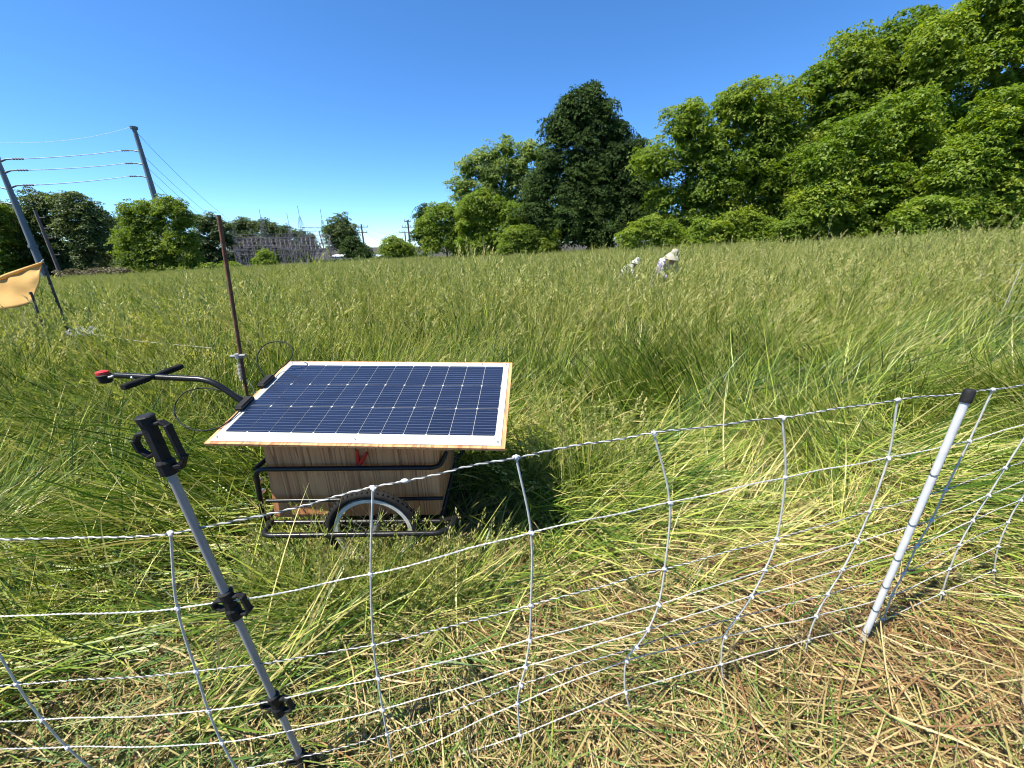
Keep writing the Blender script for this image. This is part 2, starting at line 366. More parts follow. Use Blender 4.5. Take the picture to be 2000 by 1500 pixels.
def tree(name, label, discs, Y, kind, n_leaf, leaf, cat='tree', group=None, seed=0, depth=1.0, trunk=True, nb=None, **kw):
    """discs: (px, py, r) in the 2000 px picture, each made a leaf mass of real depth round the tree's own distance"""
    r = np.random.default_rng(seed + 11); S = []
    for i, (px, py, rp) in enumerate(discs):
        for q in range(2):
            dy = (r.uniform(-.5, .5) * depth * rp * Y / F) if q else -.3 * depth * rp * Y / F * r.random()
            c = ony(px + (r.normal() * rp * .15 if q else 0), py + (abs(r.normal()) * rp * .15 if q else 0), Y + dy)
            zc = proj(c)[2]; cs = math.cos(math.atan2(abs(px - 1000), F)) ** .8
            rad = rp * zc / F * (.8 if q else 1)
            S.append((c.x, c.y, c.z, rad * cs, rad * .9, rad * .95))
    S = np.array(S)
    cx = float(np.average(S[:, 0], weights=S[:, 3])); cy = float(S[:, 1].mean()); gz = terr(cx, cy)
    t = thing(name, label, cat, (cx, cy, gz), group)
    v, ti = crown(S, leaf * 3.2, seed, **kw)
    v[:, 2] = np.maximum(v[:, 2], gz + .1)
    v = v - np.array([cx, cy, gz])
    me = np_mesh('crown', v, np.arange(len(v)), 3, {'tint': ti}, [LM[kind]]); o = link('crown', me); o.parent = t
    if trunk:
        top = float(S[:, 2].max() - gz) * .8; rb = max(.06, top * .022)
        m = MB(); pts = [Vector((r.normal() * .02 * top * (k / 6), r.normal() * .02 * top * (k / 6), -.3 + (top + .3) * k / 6)) for k in range(7)]
        m.tube(pts, [rb * (1.25 - .95 * k / 6) for k in range(7)], 8); q = m.build('trunk', m_bark, None, True); q.parent = t
        for i in range(0, len(S), max(1, len(S) // 7)):
            e = Vector((S[i, 0] - cx, S[i, 1] - cy, S[i, 2] - gz)); f = min(.85, max(.18, (e.z - .35 * e.xy.length) / top)); s0 = pts[0].lerp(pts[-1], f)
            mid = s0.lerp(e, .5) + Vector((0, 0, -.06 * (e - s0).length))
            q = MB().tube([s0, mid, e], [rb * .5, rb * .3, rb * .08], 6).build('limb', m_bark, None, True); q.parent = t
    return t
def blob_fill(x0, x1, ytop, ybot, r, seed, jit=.35):
    """discs filling a silhouette; ytop is a list of (x, y) points along the top outline"""
    rr = random.Random(seed); out = []
    xs = [p[0] for p in ytop]; ys = [p[1] for p in ytop]
    x = x0 + r * .6
    while x < x1:
        yt = float(np.interp(x, xs, ys)) + r * .95
        y = yt
        while y < ybot:
            rr_ = r * rr.uniform(.7, 1.2)
            out.append((x + rr.uniform(-1, 1) * r * jit, y + rr.uniform(0, 1) * r * jit * (0 if y == yt else 1), rr_))
            y += r * 1.25
        x += r * 1.15
    return out
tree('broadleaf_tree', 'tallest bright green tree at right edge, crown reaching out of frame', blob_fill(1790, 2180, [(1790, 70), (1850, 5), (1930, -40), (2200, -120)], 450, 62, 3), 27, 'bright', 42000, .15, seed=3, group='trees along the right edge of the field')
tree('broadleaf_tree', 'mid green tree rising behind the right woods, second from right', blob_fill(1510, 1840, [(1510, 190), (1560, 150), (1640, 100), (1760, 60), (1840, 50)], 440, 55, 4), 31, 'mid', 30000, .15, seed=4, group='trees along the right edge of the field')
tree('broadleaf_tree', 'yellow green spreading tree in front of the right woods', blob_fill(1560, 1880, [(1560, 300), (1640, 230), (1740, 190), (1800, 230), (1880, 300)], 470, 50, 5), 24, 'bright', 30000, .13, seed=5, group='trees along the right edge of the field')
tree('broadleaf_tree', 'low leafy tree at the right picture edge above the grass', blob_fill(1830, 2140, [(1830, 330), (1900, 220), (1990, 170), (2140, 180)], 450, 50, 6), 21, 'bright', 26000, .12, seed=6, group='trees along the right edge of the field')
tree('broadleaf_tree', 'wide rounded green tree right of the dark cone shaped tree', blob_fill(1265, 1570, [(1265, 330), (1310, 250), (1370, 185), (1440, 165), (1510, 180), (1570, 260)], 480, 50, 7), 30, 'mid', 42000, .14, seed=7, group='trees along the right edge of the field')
tree('dark_tree', 'very dark cone shaped tree, tallest in the middle of the tree line',
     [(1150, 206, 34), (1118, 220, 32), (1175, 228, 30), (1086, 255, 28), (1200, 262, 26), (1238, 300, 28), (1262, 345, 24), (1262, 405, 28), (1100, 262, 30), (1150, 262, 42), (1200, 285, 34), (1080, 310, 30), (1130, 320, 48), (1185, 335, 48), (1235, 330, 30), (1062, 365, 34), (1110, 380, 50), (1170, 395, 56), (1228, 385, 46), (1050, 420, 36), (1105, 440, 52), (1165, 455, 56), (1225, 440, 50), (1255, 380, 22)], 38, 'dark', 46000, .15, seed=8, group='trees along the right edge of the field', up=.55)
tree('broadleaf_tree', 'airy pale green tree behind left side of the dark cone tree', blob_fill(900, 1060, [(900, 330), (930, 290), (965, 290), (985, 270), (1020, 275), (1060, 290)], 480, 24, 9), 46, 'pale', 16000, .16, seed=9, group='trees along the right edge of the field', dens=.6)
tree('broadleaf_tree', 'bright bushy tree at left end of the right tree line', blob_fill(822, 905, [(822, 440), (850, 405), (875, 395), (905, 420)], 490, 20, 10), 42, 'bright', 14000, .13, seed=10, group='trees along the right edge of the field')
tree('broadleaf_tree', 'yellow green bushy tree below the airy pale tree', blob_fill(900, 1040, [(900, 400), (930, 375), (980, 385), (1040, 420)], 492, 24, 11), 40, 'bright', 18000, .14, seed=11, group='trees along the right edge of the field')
tree('dark_tree', 'narrow dark tree behind left end of the right tree line', [(826, 418, 16), (830, 440, 18), (822, 462, 17), (835, 480, 16)], 58, 'dark', 5000, .17, seed=12, group='trees along the right edge of the field')
for i, (lab, x0, x1, yt, r_, Y, kd) in enumerate([
    ('lime green undergrowth bush below the wide rounded tree', 1215, 1340, [(1215, 465), (1240, 430), (1280, 420), (1340, 445)], 17, 27, 'bright'),
    ('lime green undergrowth bush right of the standing people', 1340, 1540, [(1340, 450), (1375, 425), (1410, 445), (1450, 400), (1500, 420), (1540, 445)], 19, 26, 'bright'),
    ('green undergrowth bush below the yellow green spreading tree', 1530, 1750, [(1530, 440), (1580, 400), (1640, 385), (1690, 430), (1750, 415)], 21, 23, 'mid'),
    ('leafy undergrowth bush at far right along the field edge', 1740, 2120, [(1740, 430), (1800, 380), (1850, 400), (1900, 360), (1960, 395), (2120, 360)], 24, 20, 'bright'),
    ('small bush at the foot of the dark cone tree', 985, 1080, [(985, 450), (1030, 440), (1080, 455)], 17, 37, 'mid')]):
    tree('broadleaf_bush', lab, blob_fill(x0, x1, yt, 510 if x0 < 1500 else 485, r_, 20 + i), Y, kd, 15000, .1, cat='bush', seed=20 + i, group='undergrowth at the foot of the trees')
# left side and the distance
tree('broadleaf_tree', 'large dark rounded tree behind the leftmost steel pole', blob_fill(20, 210, [(20, 400), (60, 375), (100, 372), (150, 385), (190, 410), (210, 450)], 545, 30, 31), 62, 'blue', 26000, .2, seed=31, group='trees behind the left end of the field')
tree('broadleaf_tree', 'dark green tree cut by the left picture edge', blob_fill(-120, 40, [(-120, 400), (0, 395), (40, 420)], 545, 32, 32), 58, 'mid', 18000, .2, seed=32, group='trees behind the left end of the field')
tree('broadleaf_tree', 'dark small tree between two larger trees on the left', blob_fill(200, 265, [(200, 430), (230, 420), (265, 440)], 535, 20, 33), 72, 'blue', 9000, .2, seed=33, group='trees behind the left end of the field')
tree('broadleaf_tree', 'bright green tree below the far steel pole', blob_fill(240, 395, [(240, 410), (265, 390), (320, 386), (350, 392), (380, 415), (395, 440)], 540, 25, 34), 55, 'mid', 24000, .17, seed=34, group='trees behind the left end of the field')
tree('broadleaf_tree', 'dark tree behind the rusty rod', blob_fill(380, 450, [(380, 430), (410, 420), (450, 430)], 530, 20, 35), 75, 'blue', 10000, .2, seed=35, group='trees behind the left end of the field')
tree('broadleaf_tree', 'distant tree behind left half of the substation', blob_fill(445, 560, [(445, 440), (480, 425), (520, 428), (550, 440)], 520, 18, 36), 125, 'blue', 12000, .3, seed=36, group='trees behind the substation')
tree('broadleaf_tree', 'distant lower tree behind right half of the substation', blob_fill(550, 620, [(550, 455), (570, 445), (620, 460)], 515, 14, 37), 125, 'blue', 7000, .3, seed=37, group='trees behind the substation')
tree('broadleaf_tree', 'round crowned tree right of the substation masts', [(665, 440, 20), (648, 452, 18), (682, 455, 18), (665, 468, 22), (655, 480, 14)], 100, 'blue', 8000, .25, seed=38, group='trees behind the substation')
tree('juniper_tree', 'dark juniper in front of the thin utility pole', [(690, 475, 14), (700, 488, 18), (684, 495, 18), (708, 503, 20)], 70, 'dark', 5000, .2, seed=39, group='small trees in the gap of the tree line')
tree('broadleaf_tree', 'light green bushy tree in the gap of the tree line', [(765, 475, 14), (782, 482, 14), (760, 492, 18), (785, 497, 18), (800, 490, 14)], 60, 'bright', 8000, .16, seed=40, group='small trees in the gap of the tree line')
tree('bush', 'yellow green bush in front of the substation', [(520, 503, 14), (508, 515, 14), (530, 515, 16), (517, 525, 18)], 60, 'bright', 5000, .15, cat='bush', seed=41)
tree('broadleaf_tree', 'far off tree line tree showing low through the gap', [(715 + k * 13, 506 - 3 * (k % 2), 9) for k in range(10)], 160, 'blue', 0, .4, seed=45, trunk=False)
tree('bush', 'low dry brown scrub below the left trees', blob_fill(120, 260, [(120, 528), (260, 525)], 548, 10, 42), 50, 'brown', 6000, .14, cat='bush', seed=42, trunk=False)
tree('bush', 'dark scrub strip at the foot of the bright left tree', blob_fill(250, 460, [(250, 522), (460, 515)], 545, 11, 43), 54, 'mid', 9000, .15, cat='bush', seed=43, trunk=False)
tree('bush', 'low dark scrub in front of the far white roof', blob_fill(560, 830, [(560, 512), (700, 505), (830, 495)], 518, 9, 44), 66, 'blue', 6000, .16, cat='bush', seed=44, trunk=False)
# ------------------------------------------------------------------ poles and substation
def pole_between(name, label, px_top, px_bot, Y, r0, r1, mat, cat='pole', group=None, arms=(), n=12, base_at=None):
    a = ony(*px_top, Y); b = ony(*px_bot, Y); gz = terr(b.x, Y)
    b = Vector(((a.x + b.x) / 2, Y, gz)); a = Vector((b.x, Y, a.z))
    t = thing(name, label, cat, b, group)
    h = a.z - b.z
    q = MB().tube([(0, 0, -.5)] + [(0, 0, h * k / 6) for k in range(1, 7)], [r0] + [r0 + (r1 - r0) * k / 6 for k in range(1, 7)], n).build('shaft', mat, None, True); q.parent = t
    return t, b, h
PY1, PY2 = 55.0, 75.0
t1, b1, h1 = pole_between('steel_power_pole', 'blue grey steel pole at left edge with short curved arms', (0, 310), (72, 512), PY1, .44, .24, m_steelpole, group='steel transmission poles')
t2, b2, h2 = pole_between('steel_power_pole', 'tall dark steel pole rising behind the bright left tree', (262, 252), (302, 384), PY2, .6, .30, m_steelpole, group='steel transmission poles')
q = MB().tube([(0, 0, h2 - .05), (0, 0, h2 + .35)], [.5, .55], 12).build('cap', m_steelpole, None); q.parent = t2
q = MB().tube([(0, 0, h1 - .05), (0, 0, h1 + .25)], [.32, .36], 12).build('cap', m_steelpole, None); q.parent = t1
for f, r in ((.30, .50), (.12, .54)):
    q = MB().tube([(0, 0, h1 * f), (0, 0, h1 * f + .35)], [r, r * .98], 12).build('flange', m_steelpole, None); q.parent = t1
ends1, ends2 = [], []
for (px, py) in ((48, 305 + 2), (48, 337), (62, 366)):
    p = ony(px - 14, py, PY1); z = p.z - b1.z
    if z > h1: z = h1 - .3
    e = Vector((1.9, 0, z + .25)); q = MB().tube([(.3, 0, z), (1.1, 0, z + .22), e], [.12, .09, .06], 6).build('crossarm', m_steelpole, None); q.parent = t1
    i = MB().tube([e + Vector((.03 * 0, 0, 0)) + Vector((.18 * k, 0, 0)) for k in range(9)], [.05, .14] * 4 + [.05], 8).build('insulator', m_ceramic, None); i.parent = t1
    ends1.append(b1 + e + Vector((1.5, 0, 0)))
for z in (h1 - 1.0, h1 - 3.4, h1 - 5.2):
    q = MB().tube([(-.3, 0, z), (-1.1, 0, z + .2), (-2.1, 0, z + .3)], [.12, .09, .06], 6).build('crossarm', m_steelpole, None); q.parent = t1
for (px, py) in ((252, 295), (258, 320), (270, 345)):
    z = ony(px + 20, py, PY2).z - b2.z
    e = Vector((-2.0, 0, z + .1)); q = MB().tube([(-.4, 0, z - .1), (-1.2, 0, z + .08), e], [.12, .1, .07], 6).build('crossarm', m_steelpole, None); q.parent = t2
    i = MB().tube([e + Vector((-.16 * k, 0, 0)) for k in range(9)], [.05, .15] * 4 + [.05], 8).build('insulator', m_ceramic, None); i.parent = t2
    ends2.append(b2 + e + Vector((-1.3, 0, 0)))
def wire(label, a, b, sag, r, mat, group=None, name='power_line'):
    a, b = Vector(a), Vector(b)
    pts = [a.lerp(b, k / 16) + Vector((0, 0, -4 * sag * (k / 16) * (1 - k / 16))) for k in range(17)]
    c = pts[8].copy()
    o = MB().tube([p - pts[0] for p in pts], r, 5).build(name, mat); o.location = pts[0]
    return tag(o, label, 'cable', group)
for nm, a, b in zip(('uppermost', 'middle', 'lowest'), ends1, ends2):
    wire('%s of the bright wires between the two steel poles' % nm, a, b, .15, .05, m_wire, 'bright wires between the steel poles')
wire('thin wire from top of the far steel pole out of the left edge', b2 + Vector((-.5, 0, h2 + .3)), ony(-80, 275, PY1), 1.0, .02, m_wire, 'bright wires between the steel poles')
for nm, (px, py), (qx, qy) in (('first', (270, 262), (470, 445)), ('second', (276, 300), (480, 470)), ('third', (283, 322), (478, 480)), ('lowest', (292, 348), (470, 490))):
    wire('%s dark wire from the far steel pole down to the substation' % nm, ony(px, py, PY2), ony(qx, qy, 98), 1.2, .028, m_wire_dark, 'dark wires down to the substation')
t3, b3, h3 = pole_between('wooden_power_pole', 'grey timber pole with three short arms behind the yellow cloth', (72, 410), (118, 545), 50, .2, .14, m_woodpole, group='timber utility poles')
for f in (.9, .76, .63, .40):
    q = MB().box((.35, 0, h3 * f), (1.1, .09, .09)).build('crossarm', m_woodpole, None); q.parent = t3
    for sx in (.1, .8):
        q = MB().tube([(sx, 0, h3 * f + .045), (sx, 0, h3 * f + .16), (sx, 0, h3 * f + .26)], [.03, .06, .03], 6).build('insulator', m_ceramic, None); q.parent = t3
for lab, tp, bt, Y, arms in (('thin timber utility pole in front of the round tree', (709, 438), (711, 505), 72, ((.93, 2.4), (.80, 1.9))), ('timber utility pole beside the narrow dark tree', (795, 430), (804, 500), 66, ((.97, 1.0), (.84, 2.0))), ('short timber utility pole left of the narrow dark tree', (790, 452), (796, 500), 92, ((.96, 2.4),))):
    tt, bb, hh = pole_between('wooden_power_pole', lab, tp, bt, Y, .16, .12, m_woodpole, group='timber utility poles')
    for f, L_ in arms:
        q = MB().box((0, -.16, hh * f), (L_, .1, .12)).build('crossarm', m_woodpole, None); q.parent = tt
        for sx in (-.45, -.2, .2, .45):
            q = MB().tube([(sx * L_, -.16, hh * f + .06), (sx * L_, -.16, hh * f + .2), (sx * L_, -.16, hh * f + .32)], [.03, .07, .03], 6).build('insulator', m_ceramic, None); q.parent = tt
for k, (a, b, s) in enumerate((((720, 444), (800, 440), 1.2), ((700, 446), (795, 447), 1.5), ((720, 456), (792, 458), 1.6))):
    wire(('upper', 'middle', 'lower')[k] + ' thin wire between the utility poles in the gap', ony(*a, 72), ony(*b, 66), s, .02, m_wire_dark, 'wires in the gap of the tree line')
def lattice(m, p0, p1, w0, w1, n, r=.045):
    p0, p1 = Vector(p0), Vector(p1); ax = (p1 - p0).normalized(); a = ax.orthogonal().normalized()
    if abs(ax.z) > .8: a = Vector((1, 0, 0)); a = (a - ax * a.dot(ax)).normalized()
    else: a = Vector((0, 0, 1)); a = (a - ax * a.dot(ax)).normalized()
    b = ax.cross(a)
    def P(i, k):
        t = i / n; w = (w0 + (w1 - w0) * t) / 2; c = p0.lerp(p1, t)
        return c + a * w * (1 if k in (0, 1) else -1) + b * w * (1 if k in (1, 2) else -1)
    for k in range(4):
        m.tube([P(0, k), P(n, k)], r * .85, 3)
        for i in range(n):
            l = (k + 1) % 4; m.tube([P(i, k), P(i + 1, l)] if i % 2 else [P(i, l), P(i + 1, k)], r * .7, 3)
    return m
def gantry(label, Y, cols, beams, seed):
    b0 = ony(cols[0][0], 520, Y); gz = terr(b0.x, Y) - .5; t = thing('substation_gantry', label, 'steel gantry', (b0.x, Y, gz), 'lattice gantries of the substation')
    for (px, ytop, ymast) in cols:
        p = ony(px, ytop, Y); x = p.x - b0.x; h = p.z - gz
        q = lattice(MB(), (x, 0, 0), (x, 0, h), 1.5, .9, int(h / 1.1)).build('lattice_column', m_lattice, None); q.parent = t
        if ymast:
            hm = ony(px, ymast, Y).z - gz; hk = h + (hm - h) * .45
            q = lattice(MB(), (x, 0, h), (x, 0, hk), .9, .2, 6, .035).tube([(x, 0, hk), (x, 0, hm)], .05, 4).build('lightning_mast', m_lattice, None); q.parent = t
    for (xa, xb, y) in beams:
        pa, pb = ony(xa, y, Y), ony(xb, y, Y); zz = pa.z - gz
        q = lattice(MB(), (pa.x - b0.x, 0, zz), (pb.x - b0.x, 0, zz), .9, .9, int((pb.x - pa.x) / .9)).build('lattice_beam', m_lattice, None); q.parent = t
        n = max(2, int((pb.x - pa.x) / 2.5))
        for k in range(n):
            x = pa.x - b0.x + (pb.x - pa.x) * (k + .5) / n
            q = MB().tube([(x, .1, zz - .45 - .15 * j) for j in range(11)], [.06, .15] * 5 + [.06], 6).build('insulator', m_ceramic, None); q.parent = t
    return t
gantry('tall lattice gantry with three lightning masts at right end of the substation', 100, [(588, 440, 402), (632, 448, 408), (569, 462, 416)], [(588, 634, 448), (590, 640, 464)], 1)
gantry('lattice gantry with a mast at left end of the substation', 104, [(455, 452, 432), (512, 436, 408), (560, 455, None)], [(450, 590, 462), (450, 590, 470)], 2)
gantry('low lattice gantry across the middle of the substation', 92, [(462, 478, None), (520, 474, None), (590, 478, None), (645, 480, None)], [(455, 655, 485), (455, 655, 494)], 3)
gantry('low rear lattice gantry behind the substation switchgear', 110, [(480, 466, None), (545, 462, None), (612, 470, None)], [(470, 650, 476), (475, 620, 468)], 4)
rr = random.Random(5)
for k in range(11):                                  # switchgear stands among the gantries
    px = 458 + k * 18.4 + rr.uniform(-3, 3); Y = rr.choice((84, 88, 96)); p = ony(px, 518, Y); gz = terr(p.x, Y); hh = rr.uniform(3.0, 4.6)
    t = thing('switchgear_stand', 'grey switchgear stand with three ribbed insulators inside the substation', 'switchgear', (p.x, Y, gz), 'switchgear stands of the substation')
    m = MB()
    for sx in (-.8, .8): m.tube([(sx, 0, 0), (sx * .8, 0, hh)], .09, 4)
    m.box((0, 0, hh), (2.4, .2, .2)).build('frame', m_lattice, None).parent = t
    for sx in (-.9, 0, .9):
        MB().tube([(sx, 0, hh + .1 + .14 * j) for j in range(11)], [.07, .17] * 5 + [.07], 6).build('insulator', m_ceramic, None).parent = t
    MB().tube([(-1.1, 0, hh + 1.6), (1.3, .2, hh + 1.75)], .06, 4).build('busbar', m_lattice, None).parent = t
def shed(name, label, x0, x1, yr, ye, Y, mroof, depth=6, gable=False, cat='building'):
    a, b = ony(x0, ye, Y), ony(x1, ye, Y); gz = terr(a.x, Y) - .5; W = b.x - a.x; he = a.z - gz; hr = ony((x0 + x1) / 2, yr, Y).z - gz
    t = thing(name, label, cat, (a.x, Y, gz))
    MB().box((W / 2, depth / 2, he / 2), (W * .96, depth * .96, he)).build('wall', m_wall, None).parent = t
    e = .15
    if gable: v = [(0, 0, he), (W, 0, he), (W, depth, he), (0, depth, he), (W / 2, 0, hr), (W / 2, depth, hr)]; f = [(0, 4, 5, 3), (1, 2, 5, 4), (0, 1, 4), (2, 3, 5), (0, 3, 2, 1)]
    else: v = [(0, 0, he), (W, 0, he), (W, depth, he), (0, depth, he), (0, depth / 2, hr), (W, depth / 2, hr)]; f = [(0, 1, 5, 4), (3, 4, 5, 2), (0, 4, 3), (1, 2, 5), (0, 3, 2, 1)]
    MB().add(v, f).build('roof', mroof, None).parent = t
    for k in range(3):
        MB().box((W * (.2 + .3 * k), -.03 + depth * .02, he * .62), (W * .12, .06, he * .3)).build('window', m_roof_grey, None).parent = t
shed('metal_building', 'long low building with bright white roof right of the substation', 645, 692, 497, 501, 95, m_roof_white)
shed('metal_building', 'small building with bright white roof behind the dark juniper', 713, 740, 498, 503, 100, m_roof_white)
shed('house', 'grey gabled house roof left of the light green bushy tree', 736, 772, 478, 503, 105, m_roof_grey, gable=True)
shed('metal_building', 'low pale shed roof behind the field below the bright left tree', 250, 292, 537, 541, 62, m_roof_white, depth=4)
# ------------------------------------------------------------------ trailer, box and solar panel
P0 = Vector((-1.318, 1.457, .718)); EX = Vector((.9985, -.0535, -.006)).normalized(); EY = Vector((.053, .969, .24))
EY = (EY - EX * EY.dot(EX)).normalized(); EN = EX.cross(EY); PW, PD = 1.2876, .6893
PR = Matrix((EX, EY, EN)).transposed()
def on_panel(px, py, h=0):
    w_ = ray(px, py); t_ = ((P0 - CAM).dot(EN) + h) / w_.dot(EN); q_ = CAM + w_ * t_ - P0; return q_.dot(EX), q_.dot(EY)
def slab(m, u0, u1, v0, v1, z0, z1, bev=0):
    m.box(((u0 + u1) / 2, (v0 + v1) / 2, (z0 + z1) / 2), (u1 - u0, v1 - v0, z1 - z0), bev=bev); return m
pt = thing('solar_panel', 'flat solar panel with white border screwed to an orange plywood board', 'solar panel', P0)
pt.rotation_euler = PR.to_euler()
def ppart(mb, name, mat, parent=None, smooth=False):
    o = mb.build(name, mat, None, smooth); o.parent = parent or pt; return o
ppart(slab(MB(), 0, PW, 0, PD, -.013, 0, .0008), 'plywood_board', m_board)
ppart(slab(MB(), .018, PW - .018, .014, PD - .012, .0005, .0035, .001), 'white_sheet', m_sheet)
U0, V0, CU, CV = .046, .072, .0996, .1885
cellm = bpy.data.meshes.new('solar_cell')
g, ch = .0010, .005
cw, chh = CU - 2 * g, CV - 2 * g
pts = [(ch, 0), (cw - ch, 0), (cw, ch), (cw, chh - ch), (cw - ch, chh), (ch, chh), (0, chh - ch), (0, ch)]
cellm.from_pydata([(x, y, 0) for x, y in pts] + [(x, y, .0009) for x, y in pts], [], [tuple(range(8, 16))] + [(i, (i + 1) % 8, 8 + (i + 1) % 8, 8 + i) for i in range(8)])
mm, n, o_ = mat_new('monocrystalline cell'); N = n.nodes.new; L = n.links.new
p = N('ShaderNodeBsdfPrincipled'); p.inputs['Roughness'].default_value = .22; p.inputs['Coat Weight'].default_value = .25; p.inputs['Coat Roughness'].default_value = .08; L(p.outputs[0], o_.inputs[0])
tc = N('ShaderNodeTexCoord'); sp = N('ShaderNodeSeparateXYZ'); L(tc.outputs['Object'], sp.inputs[0])
def math_(op, a, b=None):
    q = N('ShaderNodeMath'); q.operation = op
    for i, x in enumerate((a, b)):
        if x is None: continue
        if isinstance(x, (int, float)): q.inputs[i].default_value = x
        else: L(x, q.inputs[i])
    return q.outputs[0]
fr = math_('FRACT', math_('DIVIDE', sp.outputs[1], chh / 10.0)); ln = math_('LESS_THAN', math_('ABSOLUTE', math_('SUBTRACT', fr, .5)), .035)
nz = N('ShaderNodeTexNoise'); nz.inputs['Scale'].default_value = 9; L(tc.outputs['Object'], nz.inputs[0])
oi = N('ShaderNodeObjectInfo')
r1 = N('ShaderNodeValToRGB'); r1.color_ramp.elements[0].color = (.008, .012, .028, 1); r1.color_ramp.elements[1].color = (.013, .019, .045, 1)
L(math_('ADD', math_('MULTIPLY', nz.outputs[0], .5), math_('MULTIPLY', oi.outputs['Random'], .5)), r1.inputs[0])
mx = N('ShaderNodeMixRGB'); mx.inputs[2].default_value = (.11, .14, .20, 1); L(ln, mx.inputs[0]); L(r1.outputs[0], mx.inputs[1]); L(mx.outputs[0], p.inputs['Base Color'])
cellm.materials.append(mm)
for i in range(12):
    for j in range(3):
        o = bpy.data.objects.new('solar_cell', cellm); col.objects.link(o); o.parent = pt; o.location = (U0 + i * CU + g, V0 + j * CV + g, .0037)
for u, v in ((.035, .034), (PW / 2, .034), (PW - .035, .034), (.035, PD - .03), (PW * .5, PD - .03), (PW - .035, PD - .03), (PW * .87, PD - .028)):
    q = MB().tube([(0, 0, .0036), (0, 0, .0062), (0, 0, .008)], [.0075, .0065, .002], 10); o = ppart(q, 'screw', m_steel); o.location = (u, v, 0)
boxes = []
for (u, v) in ((.020, .262), (.012, .455)):
    o = ppart(MB().box((0, 0, .012), (.042, .10, .022), bev=.006), 'junction_box', m_blackpl); o.location = (u, v, .004)
    q = MB().box((0, 0, .0245), (.030, .085, .003), bev=.001).build('lid', m_blackpl, None); q.parent = o
# cables: loops rise from the boxes (panel coordinates, metres)
def pcable(px_pts, hs):
    out = []
    for (px, py), h in zip(px_pts, hs):
        u, v = on_panel(px, py, h); out.append((u, v, h))
    return ppart(MB().tube(catmull(out, 8), .0032, 8), 'cable', m_blackpl, smooth=True)
pcable([(531, 738), (545, 722), (562, 708), (572, 690), (566, 674), (545, 667), (520, 672), (505, 688), (502, 705), (508, 720), (519, 737)], [.016, .02, .05, .09, .12, .13, .12, .1, .08, .05, .016])
pcable([(488, 781), (466, 772), (430, 762), (395, 758), (362, 766), (343, 788), (342, 810), (360, 832), (390, 841), (425, 836), (450, 820), (470, 800)], [-.006, -.02, -.03, -.04, -.05, -.06, -.06, -.05, -.02, .006, .008, .014])
# plywood box
bt = thing('plywood_box', 'bare plywood box standing in the black trailer under the solar panel', 'box', (-.74, 1.9, .26))
YB = 1.55
A = ony(516, 869, YB); B = ony(858, 878, YB); C_ = ony(861, 1009, YB); D_ = ony(537, 1006, YB)
def pz(x, y):    # underside of the panel board
    return (P0 - EN * .0135).z + (-(EN.x) * (x - P0.x) - EN.y * (y - (P0 - EN * .0135).y)) / EN.z
zb = (C_.z + D_.z) / 2; xl0, xr0, xl1, xr1 = D_.x, C_.x, A.x, B.x
BD = .50; th = .018
def bq(name, pts_out, nrm, mat=m_ply):
    n_ = Vector(nrm) * th; v = [Vector(p) for p in pts_out]; vv = v + [p - n_ for p in v]
    o = MB().add([q - bt.location for q in vv], [(0, 1, 2, 3), (7, 6, 5, 4), (0, 4, 5, 1), (1, 5, 6, 2), (2, 6, 7, 3), (3, 7, 4, 0)]).build(name, mat, None); o.parent = bt; return o
yk = YB + BD; tilt = -.05
xl1 += .0
bq('front_panel', [(xl0, YB, zb), (xr0, YB, zb), (xr1, YB, pz(xr1, YB)), (xl1, YB, pz(xl1, YB))], (0, -1, 0))
bq('back_panel', [(xr0, yk, zb), (xl0, yk, zb), (xl1, yk, pz(xl1, yk)), (xr1, yk, pz(xr1, yk))], (0, 1, 0))
bq('side_panel', [(xl0, yk - th, zb), (xl0, YB + th, zb), (xl1, YB + th, pz(xl1, YB + th)), (xl1, yk - th, pz(xl1, yk - th))], (-1, 0, 0))
bq('side_panel', [(xr0, YB + th, zb), (xr0, yk - th, zb), (xr1, yk - th, pz(xr1, yk - th)), (xr1, YB + th, pz(xr1, YB + th))], (1, 0, 0))
bq('floor_panel', [(xl0 + th, YB + th, zb + th), (xr0 - th, YB + th, zb + th), (xr0 - th, yk - th, zb + th), (xl0 + th, yk - th, zb + th)], (0, 0, 1))
# red spring clamp
cp = ony(701, 905, YB - .012); 
ct = thing('spring_clamp', 'red plastic spring clamp hanging under the front edge of the panel', 'clamp', cp)
for s_, pxs in ((-1, (697, 880)), (1, (717, 884))):
    e = ony(pxs[0], pxs[1], YB - .02) - cp; f_ = ony(700 - s_ * 1, 913, YB - .012) - cp
    m = MB().tube([e, e.lerp(f_, .5), f_], [.0065, .0095, .007], 8); m.build('jaw', m_red, None, True).parent = ct
MB().tube([(.001, -.012, -.004), (.001, .008, -.004)], .006, 8).build('spring', m_steel, None).parent = ct
MB().tube([(-.002, -.004, .02), (-.002, -.002, .08)], .002, 5).build('cord', m_blackpl, None).parent = ct
